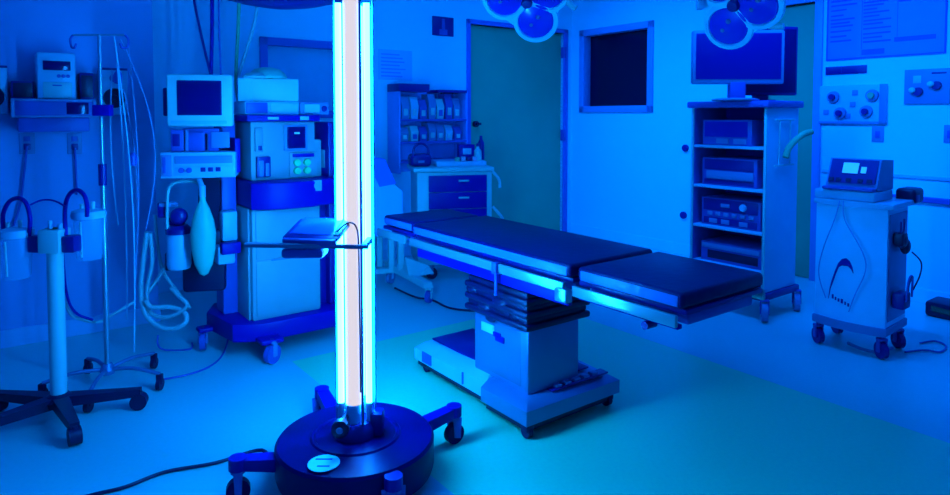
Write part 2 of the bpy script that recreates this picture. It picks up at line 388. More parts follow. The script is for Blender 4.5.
# base
b = MB()
b.hull([Vector(p) for p in ((-.01, -.02, .062), (-.01, .28, .062), (.54, .28, .062), (.54, -.02, .062), (-.01, -.02, .122), (-.01, .28, .122), (.54, -.02, .118), (.54, .28, .118), (.03, .02, .152), (.03, .27, .158), (.51, .02, .138), (.51, .27, .15))])
b.build('base_foot', M_dsteel, ot)
b = MB(); b.hull([Vector(p) for p in ((.02, .28, .06), (.02, .88, .06), (.44, .88, .06), (.44, .30, .06), (.02, .28, .135), (.02, .88, .115), (.44, .88, .115), (.44, .30, .135), (.06, .30, .165), (.07, .86, .14), (.38, .86, .14), (.38, .3, .165))])
b.build('base_body', M_pale, ot)
MB().box(.10, .44, .15, .36, .84, .160, .004).build('base_cover', M_navy, ot)
MB().box(.014, .72, .07, .021, .80, .120).build('base_seam', M_mid, ot); MB().box(.014, .45, .07, .021, .458, .125).build('base_seam', M_mid, ot)
MB().box(.16, .01, .148, .50, .06, .156, .003).box(.37, .10, .15, .47, .26, .158, .003).build('pedal_panel', M_navy, ot)
for k in range(5): MB().box(.19 + k * .055, .018, .152, .225 + k * .055, .05, .166, .004).build('foot_switch', M_grey, ot)
MB().box(.01, .0, .028, .525, .27, .062, .004).box(.04, .3, .025, .42, .88, .062, .004).build('chassis', M_black, ot)
for (x, y) in ((.02, .01), (.50, .02), (.06, .82), (.40, .82)):
    MB().cyl((x - .012, y, .026), (x + .012, y, .026), .0255, seg=20).box(x - .02, y - .02, .03, x + .02, y + .02, .06, .004).build('wheel', M_rubber, ot)

# ================================================================== anaesthesia machine
AM = F(253, 322, .2); AM.z = 0
am = thing('anaesthesia_machine', 'pale anaesthesia machine with bright blue work surface and blue wheeled deck', 'anaesthesia machine', AM, RZ)
MB().box(0, 0, .2, .385, .48, .80, .012).build('cabinet_body', M_machine, am)
MB().box(-.012, .03, .2, .0, .46, .80, .004).build('side_panel', M_machine, am)
MB().box(.02, -.008, .22, .365, .0, .52, .006).build('drawer', M_machine, am)
MB().box(.02, -.008, .53, .365, .0, .79, .006).build('drawer', M_machine, am)
MB().box(.10, -.013, .515, .33, -.006, .523, .002).build('drawer_handle', M_grey, am)
MB().box(.46, .05, .2, .56, .45, 1.26, .01).box(.386, .10, .2, .46, .45, .80, .005).build('service_column', M_navy, am)
MB().prism([(-.07, .5), (-.15, .34), (-.10, .02), (.03, -.06), (.44, -.06), (.58, .0), (.60, .5)], .10, .2, .012).build('wheeled_deck', M_blue, am)
MB().prism([(-.0, .40), (-.01, -.03), (.03, -.06), (.14, -.10), (.30, -.10), (.44, -.04), (.60, .02), (.60, .45)], .80, .945, .012).build('work_surface', M_blue, am)
for i, (x, y, t) in enumerate(((.06, -.12, .5), (-.18, .30, 1.2), (.56, -.04, .2), (.5, .48, 0))):
    caster(am, x, y, .05, t, .13, M_mid, M_grey, .03)
MB().box(.0, -.14, .105, .12, -.03, .13, .01).build('caster_bracket', M_blue, am); MB().box(-.21, .26, .105, -.10, .34, .13, .01).build('caster_bracket', M_blue, am)
up = MB().box(.02, .06, .945, .385, .42, 1.265, .01).box(.385, .10, .945, .44, .40, 1.16, .01).build('upper_housing', M_machine, am)
MB().box(.20, .045, 1.10, .335, .06, 1.245, .006).build('display_bezel', M_grey, am)
MB().box(.215, .040, 1.115, .32, .047, 1.235, .003).build('display_screen', M_screen, am)
MB().box(.255, .037, 1.195, .285, .041, 1.205).build('display_reading', M_display, am)
MB().box(.045, .035, .965, .12, .06, 1.075, .004).build('vaporizer_slot', M_navy, am)
MB().box(.055, .028, .97, .08, .037, 1.055, .003).box(.09, .028, .97, .11, .037, 1.04, .003).build('vaporizer_tube', M_grey, am)
MB().box(.04, .045, 1.10, .085, .06, 1.235, .006).build('gauge_panel', M_machine, am); MB().box(.055, .038, 1.11, .075, .047, 1.135, .003).build('gauge_button', M_navy, am)
MB().box(.23, .046, .955, .39, .06, 1.09, .004).build('control_panel', M_machine, am)
MB().box(.245, .040, 1.065, .37, .047, 1.085, .003).build('control_label', M_blue, am)
for (x, z) in ((.268, 1.035), (.325, 1.035), (.268, .99), (.325, .99)):
    MB().lathe([(.020, 0), (.019, .022), (0, .024)], (x, .046, z), 16, (0, -1, 0)).build('flow_knob', M_green, am)
for x in (.265, .33): MB().lathe([(.022, 0), (.020, .018), (0, .02)], (x, -.08, .915), 18, (0, -1, 0)).box(x - .028, -.092, .885, x + .028, -.082, .945, .004).build('port', M_machine, am)
MB().box(.455, .10, .99, .52, .30, 1.10, .01).build('side_port', M_machine, am)
MB().box(-.01, .02, 1.265, .40, .45, 1.30, .006).build('top_shelf', M_blue, am)
MB().box(.10, .012, 1.275, .16, .022, 1.29, .002).build('shelf_label', M_white, am); MB().box(.28, .012, 1.272, .33, .022, 1.292, .002).build('shelf_label', M_white, am)
# left column and breathing parts
MB().box(-.09, .22, .2, -.01, .36, 1.262, .008).build('left_post', M_mid, am)
MB().box(-.11, .14, .62, -.03, .22, .78, .01).box(-.14, .12, .50, -.05, .2, .60, .01).build('valve_block', M_pale, am)
MB().box(-.13, .08, .56, -.03, .14, .62, .008).build('power_socket', M_blue, am)
MB().box(-.08, .0, 1.0, -.05, .2, 1.18, .006).build('blue_filter', M_blue, am)
# things on the top shelf
def on(root, v): return root.matrix_basis @ Vector(v)
bpy.context.view_layer.update()
AMm = Matrix.Translation(AM) @ Matrix.Rotation(RZ, 4, 'Z')
def AMw(x, y, z): return AMm @ Vector((x, y, z))
bx = thing('gas_monitor', 'low pale monitor box on the left of the anaesthesia machine top shelf', 'monitor', AMw(.17, .20, 1.301), RZ)
MB().box(-.17, -.12, 0, .13, .15, .073, .008).build('housing', M_pale, bx)
MB().box(-.165, -.128, .008, -.05, -.118, .066, .003).build('front_panel', M_mid, bx); MB().box(-.035, -.126, .012, .12, -.118, .062, .003).build('front_plate', M_white, bx)
bx = thing('syringe_pump', 'small pale box on the right end of the anaesthesia machine top shelf', 'pump', AMw(.39, .18, 1.301), RZ)
MB().box(-.085, -.10, 0, .09, .1, .072, .008).build('housing', M_grey, bx); MB().box(-.06, -.108, .012, .03, -.098, .06, .003).build('front_plate', M_white, bx)
MB().ball((.06, -.1, .035), .018, 1, .5, 1, 14).build('dial', M_navy, bx)
cb = thing('carton', 'large plain pale carton stacked highest on the anaesthesia machine', 'box', AMw(.175, .22, 1.375), RZ - .25)
MB().box(-.165, -.10, 0, .155, .12, .125, .004).build('box_body', M_white, cb)
MB().box(-.165, -.102, 0, -.09, -.1, .125).build('box_panel', M_pale, cb, 'duller end strip')
hd = thing('face_mask', 'pale green domed breathing mask lying on top of the carton', 'mask', AMw(.16, .22, 1.502), RZ)
MB().lathe([(.105, 0), (.11, .010), (.10, .03), (.07, .055), (.03, .066), (0, .067)], (.01, 0, 0), 24).build('mask_dome', mat('pale_green_plastic', (.10, .62, .45), .5), hd)
MB().lathe([(.06, 0), (.065, .008), (.045, .028), (0, .035)], (-.08, -.06, 0), 16).build('cuff', M_white, hd)
# patient monitor and the module rack under it, carried at the machine's left
rr = at(198, 178, 3.28); rk = thing('module_rack', 'pale module rack with dark knobs under the patient monitor', 'monitor rack', rr, math.radians(14))
MB().box(-.195, 0, 0, .20, .22, .145, .006).build('housing', M_pale, rk)
MB().box(-.19, -.006, .012, -.135, .002, .132, .003).build('end_module', M_grey, rk); MB().box(-.182, -.010, .03, -.165, -.004, .12, .002).build('vent', M_mid, rk)
MB().box(-.12, -.008, .012, .185, .002, .065, .003).build('module_face', M_pale, rk)
for x in (-.085, -.045): MB().lathe([(.016, 0), (.014, .016), (0, .018)], (x, -.008, .045), 14, (0, -1, 0)).build('knob', M_mid, rk)
for x in (.03, .07, .11): MB().box(x - .015, -.013, .035, x + .012, -.006, .06, .002).build('button', M_navy, rk)
MB().box(-.12, -.008, .082, .185, .002, .125, .003).build('module_face', M_grey, rk)
MB().box(.08, .22, .03, .14, .50, .11, .005).build('mount_arm', M_mid, rk)
rk.scale = (.90, .90, .90)
pm = thing('patient_monitor', 'boxy pale patient monitor with dark screen on the module rack', 'monitor', rr + Vector((.01, 0.0, .147 * .90)), math.radians(14))
MB().box(-.16, .04, 0, -.09, .10, .125, .006).box(-.07, .05, 0, .02, .16, .125, .006).box(.04, .04, 0, .10, .12, .105, .006).box(-.1, .05, .1, .1, .2, .13, .004).build('stand_bracket', M_mid, pm)
MB().box(-.15, .035, .03, -.11, .04, .1, .004).build('stand_plate', M_navy, pm)
MB().box(-.08, .03, .0, -.065, .05, .125, .002).build('cable_block', M_grey, pm); MB().box(.06, .03, .02, .16, .05, .11, .004).build('cable_block', M_grey, pm)
MB().box(-.17, .0, .142, .185, .07, .435, .016).hull([Vector(p) for p in ((-.16, .07, .15), (.17, .07, .15), (-.16, .07, .42), (.17, .07, .42), (-.1, .26, .18), (.12, .26, .18), (-.1, .26, .38), (.12, .26, .38))]).build('monitor_housing', M_white, pm)
MB().box(-.115, -.004, .205, .125, .004, .40, .004).build('screen', M_screen, pm)
MB().box(-.15, -.004, .155, .15, .004, .175, .003).build('button_strip', M_pale, pm)
MB().box(-.20, .05, .2, -.17, .2, .36, .01).build('side_module', M_navy, pm)
pm.scale = (.88, .88, .90)
# breathing circuit
YB = 3.38
fr = thing('gas_absorber', 'bent pale tube frame holding the absorber left of the green bag', 'absorber', at(178, 275, YB), .2)
o_ = at(178, 275, YB)
MB().tube([at(p, q, YB) - o_ for p, q in ((168, 232), (168, 200), (170, 187), (178, 182), (192, 182), (198, 186), (199, 196))], .008, sm=4).build('bent_tube', M_white, fr)
MB().lathe([(.055, .03), (.06, .05), (.06, .20), (.05, .22), (0, .22)], (0, .03, 0), 24).build('absorber_canister', M_pale, fr)
MB().box(.03, .045, .60, .20, .07, .63, .005).build('support_arm', M_mid, fr)
MB().lathe([(.062, .215), (.065, .24), (.045, .26), (0, .26)], (0, .03, 0), 24).build('canister_cap', M_navy, fr)
MB().ball((.01, .0, .31), .045, 1, .7, 1, 14).box(-.10, .02, .30, -.05, .06, .38, .006).box(-.05, .02, .26, .03, .05, .30, .006).build('valve', M_navy, fr)
MB().box(-.09, .015, .36, .0, .05, .38, .003).box(-.02, .0, .28, .03, .03, .3, .003).build('connector', M_grey, fr)
MB().hull([Vector(p) for p in ((.08, .1, .22), (.19, .1, .22), (.09, .1, .53), (.20, .1, .53), (.10, .2, .22), (.2, .2, .53), (.13, .2, .12))]).box(.0, .08, -.12, .22, .18, .22, .02).box(-.09, .1, -.0, .0, .2, .10, .01).build('bellows_housing', M_black, fr)
bagp = at(204, 276, YB - .05)
bg = thing('breathing_bag', 'long green rubber breathing bag hanging beside the anaesthesia machine', 'breathing bag', bagp, 0)
MB().lathe([(.0, .0), (.022, .012), (.045, .06), (.060, .14), (.064, .22), (.055, .29), (.035, .35), (.016, .39), (.014, .42), (0, .42)], seg=28, sy=.8).build('bag', M_bag, bg)
MB().cyl((0, 0, .41), (0, 0, .47), .016).cyl((0, 0, .46), (-.03, .03, .50), .014).build('neck', M_pale, bg)
hs = [
 ([(147, 232), (143, 262), (141, 292), (146, 315), (160, 327), (176, 328), (186, 321), (184, 312), (170, 307), (152, 307), (145, 300)], .0125, 'pale corrugated hose looping low left of the anaesthesia machine', M_hose, .07),
 ([(150, 233), (152, 262), (147, 290), (150, 312), (168, 317), (187, 306), (178, 295), (171, 288)], .011, 'second pale corrugated hose looping inside the lower one', M_hose, .07),
 ([(147, 294), (158, 278), (168, 262), (178, 248), (184, 235)], .010, 'thin pale hose slanting up to the absorber canister', M_hose, 0),
 ([(190, 308), (176, 290), (170, 282), (162, 268), (157, 240), (155, 215)], .009, 'pale hose crossing behind the slanting hose', M_hose, 0)]
for i, (p, r, l, m, rg) in enumerate(hs):
    wtube([at(x, y, 3.40 + .03 * i + .02 * math.sin(k)) for k, (x, y) in enumerate(p)], r, 'breathing_hose', m, l, 'hose', 'breathing hoses beside the anaesthesia machine', sm=10 if rg else 6, ridge=rg)
wtube([at(134, 302, 3.3), at(110, 316, 3.2), at(98, 322, 3.12), at(80, 319, 3.05), at(70, 313, 3.0), at(60, 290, 2.9)], .007, 'suction_hose', M_hose, 'thin pale hose sagging between the suction stand and the hose loops', 'hose')
for (p, l) in (([(228, 300), (229, 330), (224, 352), (212, 365), (190, 374), (160, 380)], 'thin cable curving on the floor from under the anaesthesia machine'), ([(158, 335), (158, 345), (166, 350), (190, 349), (192, 343)], 'dark cable coiled on the floor behind the stand casters')):
    wtube([F(x, y, max(.006, 0 if k > 1 else .1 - .05 * k)) for k, (x, y) in enumerate(p)], .005, 'floor_cable', M_mid, l, 'cable')
wtube([F(x, y, .006) for x, y in ((395, 288), (415, 297), (432, 300), (450, 308), (475, 311), (500, 312))], .007, 'floor_cable', M_black, 'dark cable on the floor from the white cart to the table base', 'cable')

# ================================================================== IV stand
IV = F(108, 388)
iv = thing('drip_stand', 'tall thin steel drip stand with two hooks on its top bar', 'drip stand', IV, 0)
zt = at(97, 35, IV.y).z
MB().cyl((0, 0, .09), (0, 0, zt * .62), .012).cyl((0, 0, zt * .6), (0, 0, zt), .008).build('pole', M_steel, iv)
MB().cyl((0, 0, zt * .58), (0, 0, zt * .64), .018).build('height_collar', M_navy, iv)
MB().cyl((-.12, 0, zt), (.12, 0, zt), .005).build('top_bar', M_steel, iv)
for s in (-1, 1):
    MB().tube([(s * .12, 0, zt), (s * .135, 0, zt - .02), (s * .13, 0, zt - .055), (s * .11, -.01, zt - .06), (s * .102, -.01, zt - .04)], .005, sm=4).build('hook', M_mid, iv)
MB().lathe([(.03, .07), (.035, .09), (.02, .12), (0, .12)]).build('hub', M_dsteel, iv)
for k in range(5):
    a = 2 * PI * k / 5 - .09; x, y = math.cos(a) * .26, math.sin(a) * .26
    l = MB().tube([(0, 0, .09), (x * .5, y * .5, .10), (x, y, .078)], .009, sm=4).build('leg', M_dsteel, iv)
    MB().cyl((x - .009, y, .029), (x + .009, y, .029), .028).box(x - .014, y - .012, .03, x + .014, y + .012, .078, .004).build('caster', M_black, l)
MB().box(-.02, -.04, at(100, 116, 3.1).z, .06, .0, at(100, 105, 3.1).z, .004).build('pole_clamp', M_blue, iv)
tl = [(114, 36, 352, 134, 'third'), (121, 40, 230, 146, 'x'), (117, 60, 320, 127, 'x'), (128, 45, 300, 134, 'x'), (112, 70, 225, 118, 'x'), (124, 90, 250, 136, 'x')]
tlab = ['thin tube hanging from the drip stand almost down to the floor', 'thin tube bowing widest right of the drip stand', 'pale tube hanging beside the drip stand pole', 'thin tube hanging between the drip stand and the wall speaker', 'short thin tube hanging closest to the drip stand pole', 'pale thin tube reaching toward the hose loops']
for i, (x0, y0, y1, x1, _) in enumerate(tl):
    w = (8, 20, 3, 12, -4, 6)[i]; pts = []
    for k in range(7):
        t = k / 6; pts.append(at(x0 + (x1 - x0) * t + w * math.sin(PI * t) * (1 if i != 3 else .6), y0 + (y1 - y0) * t, IV.y - .02 + .05 * t + .015 * i))
    wtube(pts, .0035, 'drip_tube', M_grey if i % 2 else M_pale, tlab[i], 'tube', 'tubes hanging from the drip stand')
for p, q in ((118, 78), (133, 160)):
    c = at(p, q, 3.08); solo(MB().lathe([(.0, -.03), (.016, -.025), (.018, .02), (.008, .035), (0, .035)], seg=16), 'drip_chamber', M_mid, 'small dark drip chamber %s' % ('high beside the drip stand hooks' if q < 100 else 'halfway down the hanging tubes'), 'drip chamber', c)

# ================================================================== suction stand
SU = at(59, 398, 2.74); SU.z = 0
su = thing('suction_stand', 'thick pale suction stand on a black five star base', 'suction stand', SU, 0)
zt = at(50, 226, 2.8).z
MB().cyl((0, 0, .10), (0, 0, zt), .032, seg=28).build('pole', M_white, su)
MB().lathe([(.06, .06), (.065, .085), (.04, .105), (.033, .11), (0, .11)]).build('hub', M_black, su)
for k in range(5):
    a = math.radians((16, 120, 170, 236, 312)[k]); rl = .23 if k == 1 else .31; x, y = math.cos(a) * rl, math.sin(a) * rl
    n = Vector((math.cos(a), math.sin(a), 0)); t = Vector((-n.y, n.x, 0))
    l = MB().hull([n * .03 + t * s * .03 + Vector((0, 0, z)) for s in (-1, 1) for z in (.055, .10)] + [n * (rl + .01) + t * s * .017 + Vector((0, 0, z)) for s in (-1, 1) for z in (.06, .092)]).build('leg', M_black, su)
    MB().cyl((x - t.x * .022, y - t.y * .022, .036), (x + t.x * .022, y + t.y * .022, .036), .035).cyl((x, y, .05), (x, y, .08), .014).build('caster', M_black, l)
MB().box(-.045, -.045, zt - .10, .045, .045, zt + .0, .008).build('manifold', M_white, su)
MB().cyl((-.01, -.01, zt), (-.01, -.01, zt + .035), .008).cyl((.025, 0, zt), (.025, 0, zt + .02), .01).build('gauge_stub', M_pale, su)
for s in (-1, 1): MB().box(s * .045, -.03, zt - .10, s * .10, .03, zt - .03, .008).build('canister_bracket', M_navy, su)
for (px, y0, y1, Yd, lab) in ((17, 232, 278, 2.74, 'lower clear suction canister on the left of the suction stand'), (90, 213, 259, 2.84, 'higher clear suction canister on the right of the suction stand')):
    c = at(px, y1, Yd); h = at(px, y0, Yd).z - c.z
    k = thing('suction_canister', lab, 'canister', c, 0, 'suction canisters on the suction stand')
    MB().lathe([(.045, 0), (.052, .01), (.062, h - .02), (.06, h - .015), (0, h - .015)]).build('jar', M_clear, k)
    MB().lathe([(.066, h - .02), (.07, h - .005), (.066, h + .01), (.03, h + .02), (0, h + .02)]).build('lid', M_pale, k)
    MB().cyl((.0, -.058, .02), (.0, -.064, h - .03), .004).build('level_strip', M_white, k)
    MB().cyl((.02, 0, h + .015), (.02, 0, h + .05), .008).build('port', M_white, k); MB().cyl((-.03, 0, h + .015), (-.03, 0, h + .04), .008).build('port', M_white, k)
for (pts, lab) in (([(4, 232), (3, 215), (9, 202), (18, 198), (26, 203), (30, 218), (29, 236)], 'blue tube arching over the left suction canister'),
                   ([(66, 240), (65, 210), (69, 195), (77, 190), (84, 195), (87, 205), (87, 216)], 'blue tube arching over the right suction canister'),
                   ([(30, 205), (42, 200), (55, 201), (66, 207)], 'thin blue tube joining the two suction canisters')):
    wtube([at(x, y, 2.74 + .03 * math.sin(k)) for k, (x, y) in enumerate(pts)], .009 if len(pts) > 4 else .004, 'suction_tube', M_blue, lab, 'tube', 'blue tubes of the suction stand')
wtube([at(62, 240, 2.8), at(66, 290, 2.9), at(75, 312, 3.0), at(93, 320, 3.05)], .006, 'suction_tube', M_blue, 'blue tube hanging low behind the suction stand pole', 'tube')

# ================================================================== left wall
def witem(w, x0, y0, x1, y1, off, name, label, cat, group=None):
    b, ww, hh, rz = wrect(w, x0, y0, x1, y1, off); return thing(name, label, cat, b, rz, group), ww, hh
t, w, h = witem('left', 13, 99, 95, 132, .30, 'wall_console', 'wide blue wall-hung console with a dark display on the left wall', 'console')
MB().box(-w / 2, 0, h * .46, w / 2, .30, h * .95, .006).build('cabinet', M_mid, t)
MB().box(-w / 2 - .008, -.008, h * .93, w / 2 + .008, .30, h, .004).box(-w / 2 - .005, -.008, h * .44, w / 2 + .005, .30, h * .5, .004).box(-w / 2 - .008, -.008, h * .46, -w / 2 + .008, 0, h, .003).box(w / 2 - .008, -.008, h * .46, w / 2 + .008, 0, h, .003).build('rim', M_grey, t)
MB().box(w * .14, -.005, h * .54, w * .42, 0, h * .90, .004).build('display', M_screen, t)
MB().box(-w * .44, .04, 0, w * .44, .30, h * .44, .006).build('bracket', M_mid, t)
c0, hh0 = t.location.copy(), h
t, w, h = witem('left', 37, 52, 76, 98.5, .22, 'infusion_pump', 'upright pale device with a dark window on the wall console', 'medical device')
t.location.z = c0.z + hh0 + .001
MB().box(-w / 2, 0, 0, w / 2, .18, h, .01).build('housing', M_pale, t)
MB().box(-w * .35, -.006, h * .62, w * .36, 0, h * .82, .004).build('window', M_screen, t)
MB().box(-w * .36, -.008, .004, w * .38, 0, h * .36, .006).build('lower_door', M_white, t)
MB().box(-w * .12, -.012, h * .28, w * .12, -.006, h * .31, .002).build('latch', M_mid, t)
for k in range(3): MB().lathe([(.010, 0), (.009, .008), (0, .009)], (w * (.05 + .12 * k), -.001, h * .5), 12, (0, -1, 0)).build('button', M_mid, t)
for (x0, x1, y0, lab) in ((11, 34, 81, 'dark box behind the left end of the wall console'), (80, 94, 72, 'dark box behind the right end of the wall console')):
    t, w, h = witem('left', x0, y0, x1, 99, .16, 'equipment_box', lab, 'box', 'dark boxes on the wall console'); t.location.z = c0.z + hh0 + .001
    MB().box(-w / 2, 0, 0, w / 2, .14, h, .006).build('box_body', M_navy, t); MB().box(-w * .42, -.003, h * .1, w * .42, .0, h * .9, .002).build('grille', M_black, t)
for (x0, x1, y0, y1, lab) in ((-28, 8, 65, 114, 'pale wall speaker cut by the left edge of the picture'), (100, 128, 68, 115, 'pale wall speaker behind the drip stand')):
    t, w, h = witem('left', x0, y0, x1, y1, .10, 'wall_speaker', lab, 'speaker', 'pale speakers on the left wall')
    MB().box(-w / 2, 0, 0, w / 2, .10, h, .008).build('cabinet', M_pale, t)
    MB().box(-w / 2, -.003, h * .95, w / 2, .002, h, .001).build('top_band', M_navy, t)
    MB().lathe([(w * .40, .0), (w * .38, .012), (w * .30, .006), (w * .14, .002), (w * .12, .012), (0, .016)], (0, 0, h * .36), 28, (0, -1, 0)).build('woofer', M_black, t)
    MB().lathe([(w * .16, .0), (w * .14, .010), (0, .006)], (0, 0, h * .78), 20, (0, -1, 0)).build('tweeter', M_mid, t)
for (x0, x1, lab, cp, cl) in ((19, 35, 'left power outlet below the wall console', [(27, 146), (24, 175), (20, 205), (10, 235)], 'dark cord hanging from the left wall outlet'), (67, 82, 'right power outlet below the wall console', [(75, 148), (76, 170), (77, 195)], 'dark cord hanging straight from the right wall outlet')):
    t, w, h = witem('left', x0, 133, x1, 154, .0, 'power_outlet', lab, 'outlet', 'power outlets below the wall console')
    MB().box(-w / 2, -.008, 0, w / 2, 0, h, .003).build('plate', M_grey, t)
    MB().box(-w * .22, -.02, h * .2, w * .22, -.008, h * .5, .004).build('plug', M_navy, t); MB().box(-w * .22, -.011, h * .6, w * .22, -.007, h * .85, .002).build('socket', M_mid, t)
    wtube([onwall('left', a, b, .03) for a, b in cp], .006, 'appliance_lead', M_mid, cl, 'cord')

# ================================================================== back wall
t, w, h = witem('back', 432, 17, 453, 36, 0, 'wall_sign', 'small dark square sign with a pale figure left of the teal door', 'sign')
MB().box(-w / 2, -.012, 0, w / 2, 0, h, .003).build('plate', M_navy, t)
MB().box(-.018, -.016, h * .3, .018, -.011, h * .9, .006).box(-.045, -.016, h * .05, .045, -.011, h * .34, .01).build('pictogram', M_mid, t)
t, w, h = witem('back', 378, 50, 412, 80, 0, 'notice_sheet', 'faint printed notice sheet taped to the wall above the shelf', 'paper')
MB().box(-w / 2, -.004, 0, w / 2, 0, h, .001).build('sheet', mat('notice_paper', (.18, .62, .88), .6), t)
m = MB()
for k in range(7): m.box(-w * .42, -.006, h * (.1 + .12 * k), w * (.1 + .3 * random.random()), -.004, h * (.1 + .12 * k) + .012)
m.build('printed_lines', mat('faint_ink', (.06, .35, .8), .6), t)
# wire shelf unit with supply bins
sb, w, h, rz = wrect('back', 400, 90, 467, 172, .22); zb = sb.z
M_shelf = mat('shelf_laminate', (.06, .34, .75), .5)
sh = thing('supply_shelf', 'wall shelving with rows of supply bins left of the teal door', 'shelf', sb, rz)
zs = [wrect('back', 393, q - 2, 467, q + 1, .22)[0].z - zb for q in (119, 141, 160)]
for z in zs: MB().box(-w / 2, 0, z - .012, w / 2, .21, z + .008, .003).build('shelf_board', M_mid, sh)
MB().box(-w / 2 + .01, .19, 0, w / 2 - .01, .22, h, .003).build('back_panel', M_shelf, sh)
for s in (-1, 1):
    MB().box(s * w / 2 - .008, 0, 0, s * w / 2 + .008, .21, h, .003).build('side_panel', M_shelf, sh)
MB().box(w * .05, -.003, h - .02, w / 2, .21, h + .005, .003).build('top_board', M_navy, sh)
MB().box(-w * .52, -.01, h - .02, -w * .08, .2, h + .05, .006).build('top_box', M_navy, sh)
shM = Matrix.Translation(sb) @ Matrix.Rotation(rz, 4, 'Z')
cols = [M_grey, M_pale, M_mid, M_grey, M_white, M_mid, M_grey]
cname = {M_grey: 'dull blue', M_pale: 'pale', M_mid: 'mid blue', M_white: 'white'}
posn = ['leftmost', 'second from left', 'third from left', 'middle', 'third from right', 'second from right', 'rightmost']
for ri, (z, ht) in enumerate(((zs[0], .225), (zs[1], .165))):
    for k in range(7):
        cw = (w - .06) / 7; x = -w / 2 + .03 + cw * (k + .5); hh = ht * random.uniform(.75, 1.05)
        mm = cols[(k + ri * 3) % 7]
        o = thing('supply_bin', '%s supply bin, %s on the %s shelf of the wall shelving' % (cname[mm], posn[k], 'upper' if ri == 0 else 'lower'), 'bin', shM @ Vector((x, .03 + .02 * random.random(), z + .009)), rz, 'supply bins on the wall shelving')
        o.scale = (1, .7, 1)
        MB().hull([Vector(p) for p in ((-cw * .36, .01, 0), (cw * .36, .01, 0), (-cw * .42, 0, hh * .6), (cw * .42, 0, hh * .6), (-cw * .40, .18, 0), (cw * .40, .18, 0), (-cw * .42, .19, hh), (cw * .42, .19, hh), (-cw * .42, .05, hh), (cw * .42, .05, hh))]).build('bin_body', mm, o)
        MB().box(-cw * .2, -.003, hh * .15, cw * .22, .006, hh * .45, .001).build('bin_label', M_white if mm is not M_white else M_mid, o)
# counter things and supply cart
yc = 4.95
cl_, cr_ = at(426, 170, 5.05), at(491, 166, 5.05)
SC = F(426, 170, at(426, 168, 5.05).z); SC = at(426, 168, 5.05); ztop = SC.z; SC.z = 0
sc = thing('supply_cart', 'white supply cart with bright blue drawers before the teal door', 'cart', SC, RZ - .42)
wc = .53
MB().box(-.07, .0, .12, wc, .42, ztop - .035, .01).build('cart_body', M_white, sc)
MB().box(-.10, -.02, ztop - .035, wc + .015, .44, ztop + .0, .01).build('cart_top', M_white, sc)
zd = [(.58, .685), (.69, .79)]
zt_ = ztop - .06
n = 4; hd_ = (zt_ - .16) / 5
for k in range(5):
    a = zt_ - hd_ * (k + 1); d = MB().box(.02, -.014, a + .002, wc - .045, .0, a + hd_ - .002, .003).build('drawer', M_blue, sc)
    MB().box(wc * .48, -.030, a + hd_ * .62, wc * .64, -.014, a + hd_ * .62 + .014, .004).build('handle', M_white, d)
MB().box(.10, .10, ztop, wc - .02, .38, ztop + .04, .006).build('tray', M_pale, sc)
MB().tube([(wc + .01, .02, ztop - .04), (wc + .06, .02, ztop - .10), (wc + .07, .02, ztop - .17)], .012).build('side_handle', M_white, sc); MB().tube([(wc + .01, .02, ztop - .32), (wc + .06, .0, ztop - .38), (wc + .09, .0, ztop - .42)], .012).build('side_handle', M_white, sc)
for x, y in ((.05, .05), (wc - .05, .05), (.05, .37), (wc - .05, .37)): caster(sc, x, y, .045, 0, .13)
SM = Matrix.Translation(SC) @ Matrix.Rotation(RZ - .42, 4, 'Z')
def oncart(name, x, y, lab, cat): return thing(name, lab, cat, SM @ Vector((x, y, ztop + .041)), RZ - .42)
o = oncart('glove_box', .36, .22, 'dark blue box standing at the back of the supply cart', 'box'); MB().box(-.06, -.04, 0, .07, .06, .13, .004).build('box_body', M_blue, o); MB().box(-.03, -.043, .05, .04, -.04, .1, .001).build('box_opening', M_pale, o)
o = oncart('spray_bottle', .45, .16, 'small pale bottle on the right of the supply cart top', 'bottle'); MB().lathe([(.03, 0), (.032, .01), (.03, .08), (.012, .10), (.012, .12), (0, .12)]).build('bottle_body', M_white, o); MB().cyl((0, 0, .115), (0, 0, .14), .014).build('cap', M_navy, o)
o = oncart('spray_bottle', .50, .26, 'tall dark bottle at the right back corner of the supply cart', 'bottle'); MB().lathe([(.028, 0), (.03, .01), (.028, .14), (.012, .17), (.012, .20), (0, .20)]).build('bottle_body', M_navy, o)
MPK = mat('pale_pink_card', (.75, .45, .6), .6)
for k, (x, mm, cn) in enumerate(((.27, mat('green_card', (.05, .5, .3), .6), 'green'), (.32, MPK, 'pinkish'), (.37, M_navy, 'dark'), (.41, MPK, 'pale pink'))):
    o = oncart('medicine_box', x, .12, 'tiny %s carton in the row on the supply cart top' % cn, 'box'); MB().box(-.017, -.02, 0, .017, .02, .03 + .006 * (k % 2), .002).build('box_body', mm, o)
# dark bag on the cart's left
bgp = SM @ Vector((-.02, .14, ztop + .001))
dbg = thing('carry_bag', 'dark bag with an arched handle left of the supply cart top', 'bag', bgp, RZ - .3)
MB().box(-.085, -.03, 0, .085, .12, .10, .03, seg=3).build('bag_body', M_navy, dbg)
MB().tube([(-.065, 0, .07), (-.055, 0, .15), (0, 0, .185), (.055, 0, .15), (.065, 0, .07)], .009, sm=5).build('handle', M_navy, dbg)
MB().box(-.03, -.036, .03, .02, -.028, .05, .002).build('tag', M_grey, dbg)
